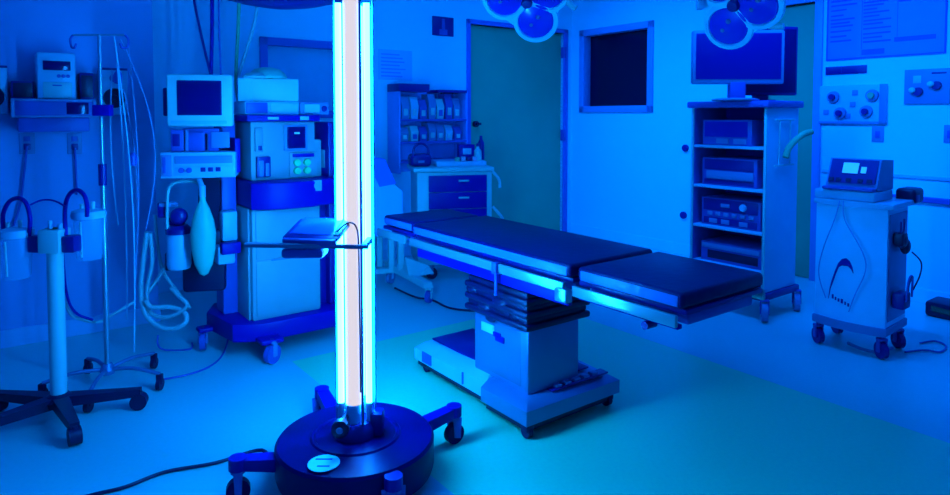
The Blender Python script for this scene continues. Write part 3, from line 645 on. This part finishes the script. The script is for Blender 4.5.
# white draped cart at the left of the supply cart, its base seen under the table
WC = F(397, 292); WC = Vector((-.66, 4.72, 0)); 
wc_ = thing('white_equipment_cart', 'white draped equipment cart behind the head end of the operating table', 'cart', WC, RZ - .30)
zt2 = at(400, 185, 4.8).z
MB().hull([Vector(p) for p in ((-.34, 0, .42), (.13, -.02, .42), (-.34, .30, .42), (.10, .30, .42), (-.34, .0, 1.0), (-.16, .0, 1.0), (.13, -.02, .74), (-.34, .30, 1.02), (-.14, .30, 1.02), (.10, .30, .76))]).build('draped_body', M_cloth, wc_)
MB().hull([Vector(p) for p in ((-.14, -.03, 1.0), (.0, -.03, .98), (.08, -.03, .80), (-.04, -.03, .78), (-.14, .1, 1.0), (.0, .1, .98), (.08, .1, .8), (-.04, .1, .78))]).build('blue_drape', M_bluecloth, wc_)
MB().box(-.26, -.015, .93, -.19, .06, 1.02, .01).build('controller', M_mid, wc_)
for (x0, y0) in ((-.02, .20), (.05, .10), (.10, .0)):
    MB().box(x0, y0, .14, x0 + .045, y0 + .045, .43, .006).build('upright', M_white, wc_)
MB().hull([Vector(p) for p in ((.05, .26, .12), (.12, .27, .12), (.19, -.40, .11), (.26, -.39, .11), (.05, .26, .17), (.12, .27, .17), (.20, -.38, .145), (.25, -.37, .145))]).build('base_arm', M_white, wc_)
MB().hull([Vector(p) for p in ((.12, -.02, .14), (.34, -.12, .14), (.14, -.16, .14), (.14, -.05, .26), (.30, -.12, .20), (.2, -.2, .15))]).build('base_arm', M_white, wc_)
MB().box(-.30, .1, .11, .1, .18, .15, .01).build('base_arm', M_white, wc_)
caster(wc_, .09, .232, .05, .9, .13, M_grey, M_pale, .03); caster(wc_, .231, -.368, .042, .9, .12, M_mid, M_white, .03); caster(wc_, -.27, .14, .05, .3, .13)

# ================================================================== video rack
VR = F(761, 309); VR = F(761, 300, .13); VR.z = 0
vr = thing('endoscopy_rack', 'tall pale endoscopy rack with open shelves before the right wall', 'equipment rack', VR, RZ)
VW, VD = .50, .385                    # along local y, along local x
zT = at(761, 104, VR.y).z
MB().box(0, -.02, .175, VD, .0, zT - .02, .006).build('side_panel', M_pale, vr)
MB().box(0, VW, .176, VD, VW + .02, zT - .02, .006).build('side_panel', M_mid, vr)
MB().box(VD - .012, 0, .176, VD, VW, zT - .02, .003).build('back_panel', M_navy, vr)
MB().box(-.035, -.045, zT - .022, VD + .02, VW + .045, zT + .022, .01).build('top_board', M_mid, vr)
MB().box(-.012, -.022, .175, .0, -.004, zT - .02, .003).box(-.012, VW + .004, .176, .0, VW + .022, zT - .02, .003).build('front_edge', M_white, vr)
ym = VR + D * (VW / 2) 
def zrow(py): 
    r = ray(726, py); p = CAM + r * ((ym - CAM).dot(E) / r.dot(E)); return p.z
zsh = [zrow(147), zrow(188), zrow(229), zrow(266)]
for z in zsh: MB().box(-.008, 0, z - .010, VD - .012, VW, z + .008, .003).build('shelf_board', M_pale, vr)
MB().box(0, 0, .176, VD - .012, VW, .19, .003).build('shelf_board', M_mid, vr)
MB().box(-.03, -.035, .128, VD + .03, VW + .04, .174, .01).build('wheel_base', M_navy, vr)
for x, y in ((-.01, -.03), (VD, -.03), (-.01, VW + .02), (VD, VW + .02)): caster(vr, x, y, .060, .6, .13, M_grey, M_mid, .035)
MB().tube([(.12, -.035, 1.27), (.12, -.035, .98)], .005, sm=1).tube([(.25, -.035, 1.27), (.25, -.035, .98)], .005, sm=1).tube([(.07, -.035, 1.27), (.30, -.035, 1.27)], .006, sm=1).tube([(.07, -.035, .98), (.30, -.035, .98)], .006, sm=1).build('side_holder', M_white, vr)
sh_ = MB().tube([(.16, -.055, 1.03), (.20, -.06, 1.10), (.31, -.08, 1.17), (.41, -.09, 1.19)], .02, sm=6); 
VM = Matrix.Translation(VR) @ Matrix.Rotation(RZ, 4, 'Z')
solo(sh_, 'scope_strap', M_curt, 'greenish strap slung from the side holder of the endoscopy rack', 'strap', VR, RZ)
dev = [(zsh[0], .17, .02, .36, M_mid, 'camera_controller', 'video unit on the topmost shelf of the endoscopy rack', 0),
       (zsh[1], .185, .05, .40, M_mid, 'light_source', 'boxy unit on the second shelf of the endoscopy rack', 1),
       (zsh[2], .185, .05, .43, M_mid, 'insufflator', 'unit with round dials on the third shelf of the endoscopy rack', 2),
       (zsh[3], .13, .02, .44, M_mid, 'image_printer', 'flat recorder on the lowest visible shelf of the endoscopy rack', 3)]
for z, hh, y0, y1, m_, nm, lab, kd in dev:
    o = thing(nm, lab, 'medical device', VM @ Vector((.03, VW - y1 / 2 - .04, z + .009)), RZ); w2_ = y1 / 2
    MB().box(0, -w2_, 0, .33, w2_, hh, .006).build('housing', m_, o)
    if kd == 0:
        MB().box(-.004, -w2_ * .85, .055, 0, w2_ * .9, hh - .012, .002).build('screen', M_bscreen, o)
        MB().box(-.008, -w2_ * .1, .012, 0, w2_ * .4, .045, .002).box(-.008, -w2_ * .8, .012, 0, -w2_ * .3, .045, .002).build('button', M_grey, o)
    if kd == 1:
        MB().box(-.004, -w2_ * .9, .105, 0, w2_ * .9, hh - .01, .002).build('upper_face', M_navy, o)
        MB().box(-.012, -w2_ * .9, .045, 0, w2_ * .8, .098, .004).build('front_tray', M_grey, o)
        MB().box(-.004, -w2_ * .9, .008, 0, w2_ * .9, .040, .002).build('lower_face', M_navy, o)
    if kd == 2:
        MB().box(-.004, -w2_ * .92, .10, 0, w2_ * .92, hh - .006, .002).build('upper_face', M_navy, o)
        MB().lathe([(.025, 0), (.022, .014), (0, .015)], (-.003, -w2_ * .45, .14), 20, (-1, 0, 0)).build('dial', M_pale, o)
        MB().box(-.008, .0, .128, -.002, w2_ * .3, .152, .002).build('display', M_grey, o)
        for k in range(6): MB().box(-.009, -w2_ * .8 + k * .06, .068, 0, -w2_ * .8 + k * .06 + .035, .092, .002).build('button', M_grey, o)
        MB().box(-.005, -w2_ * .9, .01, 0, w2_ * .9, .055, .002).build('lower_face', M_navy, o)
        for yy in (-.10, .03, .12): MB().box(-.009, yy - .03, .016, -.003, yy + .03, .046, .003).build('port', M_grey, o)
    if kd == 3:
        MB().box(-.005, -w2_ * .9, .02, 0, w2_ * .75, .075, .002).build('slot', M_black, o)
        MB().box(-.008, -w2_ * .95, .088, 0, w2_ * .95, .12, .003).build('front_strip', M_grey, o)
# monitors on the rack
mp = at(738, 97, VR.y + .10)
mo = thing('flat_monitor', 'wide flat monitor with dark blue screen standing on the endoscopy rack', 'monitor', Vector((mp.x, mp.y, zT + .023)), math.radians(-3))
zc = at(738, 84, mp.y).z - zT - .023; zh = at(738, 30, mp.y).z - zT - .023
sw = 45 * mp.y / FPX
MB().box(-sw, 0, zc, sw, .05, zh, .012).build('monitor_housing', M_grey, mo)
MB().box(-sw + .02, -.004, zc + .03, sw - .022, .002, zh - .02, .003).build('screen', M_bscreen, mo)
MB().box(-.04, .05, .02, .04, .09, zh * .6, .006).box(-.05, .0, .004, .05, .06, zc + .02, .01).build('stand_neck', M_mid, mo)
MB().lathe([(.12, 0), (.125, .008), (.1, .016), (.03, .02), (0, .02)], (.0, .05, 0), 32, sx=1.2).build('stand_foot', M_grey, mo)
m2 = at(752, 97, VR.y + .35)
mo2 = thing('flat_monitor', 'second dark monitor half hidden behind the one on the endoscopy rack', 'monitor', Vector((m2.x + .02, m2.y - .05, zT + .023)), math.radians(5))
zh2 = at(790, 27, m2.y).z - zT - .023
MB().box(-.10, 0, .04, .275, .05, zh2, .01).build('monitor_housing', M_navy, mo2)
MB().box(-.08, -.003, .06, .26, .002, zh2 - .02, .003).build('screen', M_screen, mo2)
MB().box(0, .05, 0, .08, .09, zh2 * .6, .006).box(-.03, -.01, 0, .12, .10, .012, .004).box(.0, .01, .01, .08, .05, .05, .004).build('stand', M_navy, mo2)

# ================================================================== electrosurgery cart
M_lead = mat('grey_lead', (.05, .30, .60), .5)
R2 = RZ + math.radians(3)
ES = F(885, 328, .175); ES.z = 0
es = thing('electrosurgery_cart', 'pale rounded electrosurgery cart with a dark arc emblem near the right wall', 'cart', ES, R2)
zt = at(885, 204, ES.y).z; EW = .36; ED = .30
pts = [(0, 0)] + [(-.03 * math.sin(PI * t / 8), EW * t / 8) for t in range(1, 8)] + [(0, EW), (ED, EW), (ED, 0)]
M_es = mat('cart_enamel', (.22, .80, .92), .45)
MB().prism(pts, .165, zt - .03, .006).build('cabinet_body', M_es, es)
MB().prism([(x * 1.0 - (.012 if x <= 0 else -.012), y * 1.04 - .008) for x, y in pts], .125, .17, .006).build('bumper', M_grey, es)
MB().prism([(x - (.022 if x <= 0 else -.06), y * 1.1 - .03) for x, y in pts], zt - .03, zt + .0, .008).build('top_tray', M_pale, es)
MB().box(.02, -.006, .2, ED - .02, .0, zt - .06, .004).build('side_panel', M_grey, es)
for x, y in ((.02, .02), (.01, EW - .02), (ED - .03, .02), (ED - .03, EW - .02)): caster(es, x, y, .045, .9, .13, M_navy, M_mid, .028)
em = MB()
def frontx(y): return -.03 * math.sin(PI * min(max(y / EW, 0), 1)) - .002
seq = [(.278, .275, .005), (.273, .33, .007), (.262, .38, .010), (.246, .435, .014), (.228, .485, .022), (.208, .512, .036), (.187, .520, .044), (.169, .507, .030), (.156, .478, .015), (.149, .445, .003)]
for (y0, z0_, t0), (y1, z1_, t1) in zip(seq, seq[1:]):
    cy, cz = .205, .36
    def inn(y, z, t):
        v = Vector((y - cy, z - cz)); v.normalize(); return (y - v.x * t, z - v.y * t)
    a1, b1 = inn(y0, z0_, t0), inn(y1, z1_, t1)
    em.hull([Vector((frontx(y) + d, y, z)) for (y, z) in ((y0, z0_), (y1, z1_), a1, b1) for d in (0, .0025)])
em.build('arc_emblem', M_blue, es, 'bright blue tapering arc emblem')
lt = MB()
x_ = .258
for k, ww in enumerate((.012, .010, .012, .014, .010, .012)):
    lt.box(frontx(x_) - .001, x_ - ww * .8, .282 - k * .005, frontx(x_) + .001, x_, .300 - k * .005 + (.006 if k in (0, 3) else 0)); x_ -= ww + .005
lt.build('small_lettering', M_blue, es)
EM = Matrix.Translation(ES) @ Matrix.Rotation(R2, 4, 'Z')
MB().box(-.02, EW * .16, zt, .25, EW * 1.02, zt + .055, .012).build('instrument_drawer', M_pale, es)
ge = thing('electrosurgery_generator', 'dark electrosurgery generator with a lit display on the pale cart by the right wall', 'medical device', EM @ Vector((.03, EW * .52, zt + .056)), R2)
ge.scale = (.8, .74, .80)
MB().hull([Vector(p) for p in ((-.02, -.17, .02), (-.02, .18, .02), (.06, -.17, .21), (.06, .18, .21), (.28, -.17, .20), (.28, .18, .20), (.28, -.17, .0), (.28, .18, .0), (0, -.17, .0), (0, .18, .0))]).build('housing', M_grey, ge)
MB().hull([Vector(p) for p in ((-.023, -.155, .045), (-.023, .165, .045), (.052, -.155, .205), (.052, .165, .205), (-.01, -.155, .045), (-.01, .165, .045), (.06, -.155, .195), (.06, .165, .195))]).build('front_face', M_navy, ge)
def sl(y0, y1, u0, u1, nm, m_):
    A = Vector((-.025, 0, .045)); B = Vector((.050, 0, .205)); nrm = Vector((-.9, 0, .42)) * .006
    P = [A.lerp(B, u) + Vector((0, y, 0)) for u in (u0, u1) for y in (y0, y1)]
    MB().hull(P + [p + nrm for p in P]).build(nm, m_, ge)
sl(-.03, .075, .42, .85, 'display', M_display); sl(-.085, -.05, .45, .70, 'display', M_display)
for y in (-.12, -.06, .02, .09, .14): sl(y - .015, y + .018, .06, .2, 'socket', M_black)
MB().box(-.085, -.165, .0, -.01, .18, .022, .008).build('front_tray', M_mid, ge)
wtube([EM @ Vector(p) for p in ((-.05, .22, zt - .0), (-.055, .24, zt - .1), (-.05, .30, zt - .28), (-.05, .32, zt - .42), (-.05, .28, zt - .55))], .003, 'lead_wire', M_lead, 'thin lead hanging down the left of the electrosurgery cart front', 'cable')
wtube([EM @ Vector(p) for p in ((-.05, .20, zt - .0), (-.055, .19, zt - .1), (-.055, .10, zt - .26), (-.06, .08, zt - .36), (-.055, .13, zt - .5), (-.05, .16, zt - .6))], .003, 'lead_wire', M_lead, 'thin lead curving down the middle of the electrosurgery cart front', 'cable')
pp = EM @ Vector((.18, -.03, 0))
def ep(px, py, Y=3.42): return at(px, py, Y)
k = thing('foot_pedal', 'black twin foot pedal hung on the side of the electrosurgery cart', 'pedal', ep(902, 240), R2)
MB().ball((0, 0, .0), .045, 1, .6, 1, 14).box(-.045, -.02, -.03, .03, .03, .04, .01).build('pedal_body', M_black, k)
MB().ball((.055, 0, -.04), .04, 1, .6, 1.1, 14).build('pedal_body', M_black, k)
MB().tube([(-.02, 0, .03), (-.022, 0, .10)], .005, sm=1).tube([(.02, 0, .03), (.03, 0, .11)], .005, sm=1).build('hanger', M_navy, k)
k = thing('cable_basket', 'dark basket of coiled leads low on the side of the electrosurgery cart', 'basket', ep(901, 308), R2)
MB().box(-.05, -.03, .0, .05, .03, .085, .01).build('basket_body', M_navy, k)
for i in range(4): MB().tube([(-.04 + .01 * i, -.035, .05), (-.03, -.04, .16 - .01 * i), (.03, -.04, .17), (.045, -.035, .06 + .02 * i)], .005, sm=5).build('coiled_lead', M_black if i % 2 else M_mid, k)
wtube([ep(912, 252), ep(921, 262), ep(920, 275), ep(913, 290)], .004, 'lead_wire', M_black, 'thin black lead looping from the hung foot pedal to the basket', 'cable')
k = thing('power_supply', 'black box behind the electrosurgery generator on the cart edge', 'box', ep(911, 203, 3.62), R2)
MB().box(-.07, -.04, 0, .085, .06, .085, .02, seg=3).build('box_body', M_black, k)
MB().box(-.06, -.043, .01, .0, -.039, .05, .002).build('face_plate', M_navy, k)
# floor case at the far right
k = thing('floor_case', 'dark case with an orange stripe on the floor at the right edge', 'case', F(945, 318), RZ - PI / 2)
MB().box(-.10, -.05, 0, .35, .15, .10, .02).build('case_body', M_black, k)
MB().hull([Vector(p) for p in ((-.06, -.056, .045), (.3, -.056, .02), (-.06, -.056, .075), (.3, -.056, .05), (-.06, -.045, .045), (.3, -.045, .02), (-.06, -.045, .075), (.3, -.045, .05))]).build('stripe', M_orange, k, 'dull orange stripe')
wtube([F(x, y, .006) for x, y in ((905, 352), (925, 350), (940, 352), (946, 346), (935, 341), (920, 343))], .005, 'floor_cable', M_mid, 'thin cable coiled on the floor right of the electrosurgery cart', 'cable')
wtube([F(x, y, .012) for x, y in ((848, 343), (862, 349), (878, 352), (892, 348))], .009, 'floor_cable', M_grey, 'pale cable on the floor under the electrosurgery cart', 'cable')

# ================================================================== right wall
b_, w, h, rz = wrect('right', 829, -34, 946, 56); 
t = thing('wall_chart', 'large blue wall chart of dense printed rows on the right wall', 'poster', b_, rz)
MB().box(-w / 2, -.008, 0, w / 2, 0, h, .002).build('sheet', M_poster, t)
MB().box(-w / 2 - .006, -.012, -.006, w / 2 + .006, -.002, .004).box(w / 2 - .004, -.012, 0, w / 2 + .006, -.002, h).box(-w / 2 - .006, -.012, 0, -w / 2 + .004, -.002, h).build('border', M_print, t)
m = MB()
for c in range(3):
    cx0 = -w / 2 + w * (.03 + .30 * c); z = h * .92
    while z > h * (.16 if c < 2 else .55):
        m.box(cx0, -.0105, z, cx0 + w * random.uniform(.10, .26), -.0078, z + .012); z -= random.uniform(.024, .040)
m.box(w * .10, -.0105, h * .15, w * .43, -.0078, h * .20).box(-w * .18, -.0105, h * .03, w * .02, -.0078, h * .09)
m.box(-w * .185, -.010, h * .1, -w * .18, -.0078, h).box(w * .12, -.010, h * .2, w * .125, -.0078, h)
m.build('printed_rows', M_print, t)
t, w, h = witem('right', 826, 66, 867, 74, 0, 'name_strip', 'narrow dark strip sign under the wall chart', 'sign')
MB().box(-w / 2, -.010, 0, w / 2, 0, h, .002).build('plate', M_navy, t); MB().box(-w * .1, -.012, h * .1, -w * .095, -.009, h * .9).build('seam', M_mid, t)
t, w, h = witem('right', 820, 85, 888, 124, 0, 'gas_outlet_panel', 'wide pale outlet panel with four ports below the strip sign', 'outlet panel')
MB().box(-w / 2, -.02, 0, w / 2, 0, h, .004).build('plate', M_pale, t)
MB().box(w / 2 - .05, -.022, 0, w / 2, -.018, h, .003).box(-w / 2, -.022, 0, w / 2, -.018, .02, .003).build('edge_strip', M_grey, t)
for fx, fz in ((-.27, .70), (-.16, .28), (.22, .32), (.30, .72)):
    q = MB().lathe([(.045, 0), (.042, .02), (.02, .022), (0, .022)], (w * fx, -.02, h * fz), 20, (0, -1, 0)).build('gas_port', M_grey, t)
    MB().cyl((w * fx, -.04, h * fz), (w * fx, -.062, h * fz), .022).build('valve', M_navy if fx != .30 else M_curt, q)
for fx, fz in ((-.38, .3), (0.02, .5), (.05, .8), (-.05, .2)): MB().box(w * fx - .02, -.026, h * fz - .02, w * fx + .02, -.02, h * fz + .02, .004).build('label_plate', M_grey, t)
t, w, h = witem('right', 905, 69, 951, 104, 0, 'switch_panel', 'square blue panel with two bright knobs at the right edge', 'switch panel')
MB().box(-w / 2, -.015, 0, w / 2, 0, h, .003).build('plate', M_grey, t)
for fx, fz in ((-.18, .36), (.22, .52)):
    q = MB().lathe([(.03, 0), (.028, .02), (.0, .022)], (w * fx, -.015, h * fz), 20, (0, -1, 0)).build('knob', M_navy, t)
    MB().ball((w * fx - .03, -.04, h * fz + .01), .022, 1, .6, .9, 12).build('knob_cap', M_white, q)
MB().box(-w * .3, -.018, h * .6, -w * .12, -.014, h * .82, .003).build('label_plate', M_pale, t); MB().box(w * .1, -.018, h * .85, w * .42, -.014, h * .90, .002).build('label_strip', M_navy, t)
for (x0, y0, x1, y1, lab) in ((872, 126, 884, 142, 'small wall outlet under the pale outlet panel'), (944, 125, 956, 143, 'small wall outlet at the right edge below the switch panel')):
    t, w, h = witem('right', x0, y0, x1, y1, 0, 'power_outlet', lab, 'outlet')
    MB().box(-w / 2, -.008, 0, w / 2, 0, h, .003).build('plate', M_grey, t); MB().box(-w * .2, -.011, h * .25, w * .2, -.007, h * .7, .002).build('socket', M_mid, t)
for (x, y) in ((686, 148), (684, 215)):
    t, w, h = witem('right', x - 2.5, y - 4, x + 2.5, y + 4, 0, 'wall_stop', 'small dark round knob %s left of the endoscopy rack' % ('higher on the wall' if y < 180 else 'lower on the wall'), 'wall knob')
    MB().lathe([(w * .6, 0), (w * .6, .02), (0, .025)], (0, 0, h / 2), 16, (0, -1, 0)).build('button', M_navy, t)

# ================================================================== surgical lights
M_head = mat('light_head_enamel', (.3, .95, .95), .35)
def surgical_light(px, py, Y, aim, lobes, R, lab, roll_px):
    c = at(px, py, Y); root = thing('surgical_light', lab, 'surgical light', c, 0)
    n = (aim - c).normalized()
    up = (Vector((0, 0, 1)) - n * n.z).normalized(); rt = up.cross(n)       # picture-right is rt or -rt
    if rt.x < 0: rt = -rt
    def L(a, b, d): return rt * a + up * b + n * d
    fan = MB(); disc = []
    for (a, b) in lobes:
        cc = L(a, b, 0)
        fan.lathe([(R * .60, -.03), (R * .92, -.02), (R, .0), (R * .97, .018), (R * .80, .022), (R * .77, .008), (0, .006)], cc, 36, n)
    hub = [L(a * 1.05 + R * .75 * math.cos(t), b * 1.05 + R * .75 * math.sin(t), d) for a, b in lobes for t in [2 * PI * j / 12 for j in range(12)] for d in (-.03, .004)]
    fan.hull(hub)
    hd = fan.build('lamp_head', M_head, root)
    for (a, b) in lobes:
        l = MB().lathe([(R * .77, .009), (R * .73, .020), (R * .40, .028), (0, .032)], L(a, b, 0), 32, n).build('lens', M_lens, hd)
        MB().ball(L(a + R * .1, b + R * .25, .03), R * .10, seg=10).ball(L(a - R * .2, b - R * .1, .03), R * .08, seg=10).build('bulb', M_grey, l)
    MB().lathe([(.035, .0), (.035, .03), (.028, .05), (0, .052)], (0, 0, 0), 24, n).build('centre_handle', M_navy, root)
    return root, c, L
P0 = Vector((.1, 2.3, .9))
r, c, L = surgical_light(527, 2, 4.2, P0, [(.055, -.130), (-.140, .03), (.130, .07)], .148, 'pale three-lobed surgical light hanging before the teal door', 0)
MB().tube([L(.20, .04, -.02), L(.25, .0, .0), L(.31, -.04, .03)], .020, sm=4).build('side_handle', M_white, r)
MB().tube([L(0, 0, -.02), L(.05, .15, -.12), L(.08, .35, -.15)], .022).cyl(L(.08, .35, -.15), (c + L(.08, .35, -.15)).to_2d().to_3d() - c.to_2d().to_3d() + Vector((0, 0, H_C - c.z)), .025).build('ceiling_arm', M_pale, r)
r, c, L = surgical_light(735, 4, 3.7, P0, [(-.058, -.125), (.125, -.02), (-.07, .14)], .145, 'pale three-lobed surgical light hanging in front of the flat monitor', 0)
MB().tube([L(.12, -.10, -.02), L(.17, -.15, .0), L(.24, -.16, .0)], .018, sm=4).build('side_handle', M_white, r)
MB().tube([L(0, 0, -.02), L(.05, .15, -.12), L(.08, .35, -.15)], .022).cyl(L(.08, .35, -.15), (c + L(.08, .35, -.15)).to_2d().to_3d() - c.to_2d().to_3d() + Vector((0, 0, H_C - c.z)), .025).build('ceiling_arm', M_pale, r)
MB().box(-.19, .06, -.02, -.15, .10, .25, .01).build('yoke', M_pale, r)

# ================================================================== ceiling pendant with gas hoses
pc = at(280, 2, 3.3)
pd = thing('ceiling_pendant', 'dark saucer-shaped ceiling pendant at the top edge left of the tower', 'ceiling pendant', pc, 0)
MB().lathe([(0, -.03), (.10, -.022), (.22, .0), (.31, .025), (.33, .045), (.30, .07), (.1, .09), (0, .09)], seg=40).build('dish', M_navy, pd)
MB().ball((.02, -.2, -.01), .02, 1, 1, .6, 12).build('dish_glint', M_grey, pd)  # pale ball standing in for a glint under the dish
MB().cyl((0, 0, .08), (0, 0, H_C - pc.z), .04).build('drop_tube', M_mid, pd)
for (pts, rr_, m_, lab) in (([(190, -20), (199, 25), (209, 68), (214, 84), (218, 112)], .007, M_navy, 'dark slanting gas hose coming down behind the patient monitor'),
                            ([(212, -20), (212, 30), (211, 80), (212, 118)], .011, M_blue, 'blue gas hose hanging straight down to the patient monitor'),
                            ([(219, -20), (219, 25), (221, 80), (223, 118)], .005, M_mid, 'thin dull gas hose right of the blue hose'),
                            ([(240, -20), (238, 30), (236, 80), (240, 112)], .010, M_curt, 'green gas hose hanging left of the carton'),
                            ([(260, -20), (255, 20), (245, 55), (238, 82), (246, 112)], .010, M_hose, 'pale gas hose slanting down left of the carton')):
    z0 = 3.80 + .03 * rr_ * 100
    wtube([at(a, b, z0) for a, b in pts], rr_, 'gas_hose', m_, lab, 'hose', 'gas hoses from the ceiling')

# ================================================================== light
w = bpy.data.worlds.new('world'); bpy.context.scene.world = w; w.use_nodes = True
w.node_tree.nodes['Background'].inputs['Color'].default_value = (0.0, .11, 1, 1)
w.node_tree.nodes['Background'].inputs['Strength'].default_value = .5
def area(name, loc, size, power, col, rot=(0, 0, 0)):
    l = bpy.data.lights.new(name, 'AREA'); l.shape = 'RECTANGLE'; l.size, l.size_y = size; l.energy = power; l.color = col
    o = bpy.data.objects.new(name, l); C.objects.link(o); o.location = loc; o.rotation_euler = rot; return o
# added fill lamps: two overhead, three brightening the right and back walls
for a, b in ((-1.9, -2.2), (-3.6, -3.6)):
    p = O + E * a + D * b
    area('ceiling_fill', (p.x, p.y, H_C - .04), (1.2, .6), 8, (0.0, .12, 1.0), (0, 0, RZ))
for a, b, pw, nrm in ((-1.9, -1.2, 34, E), (-1.9, -3.2, 40, E), (-1.8, -1.6, 3, D)):
    p = O + E * a + D * b; aim = (nrm * 1.0 + Vector((0, 0, -1.15))).normalized()
    o = area('wall_fill', (p.x, p.y, H_C - .10), (1.2, .2), pw, (0.0, .145, 1.0))
    o.data.spread = math.radians(95)
    o.rotation_euler = aim.to_track_quat('-Z', 'Y').to_euler()
s = bpy.context.scene
s.view_settings.view_transform = 'Standard'; s.view_settings.look = 'None'; s.view_settings.gamma = 1; s.view_settings.use_curve_mapping = False
s.view_settings.exposure = 0.0
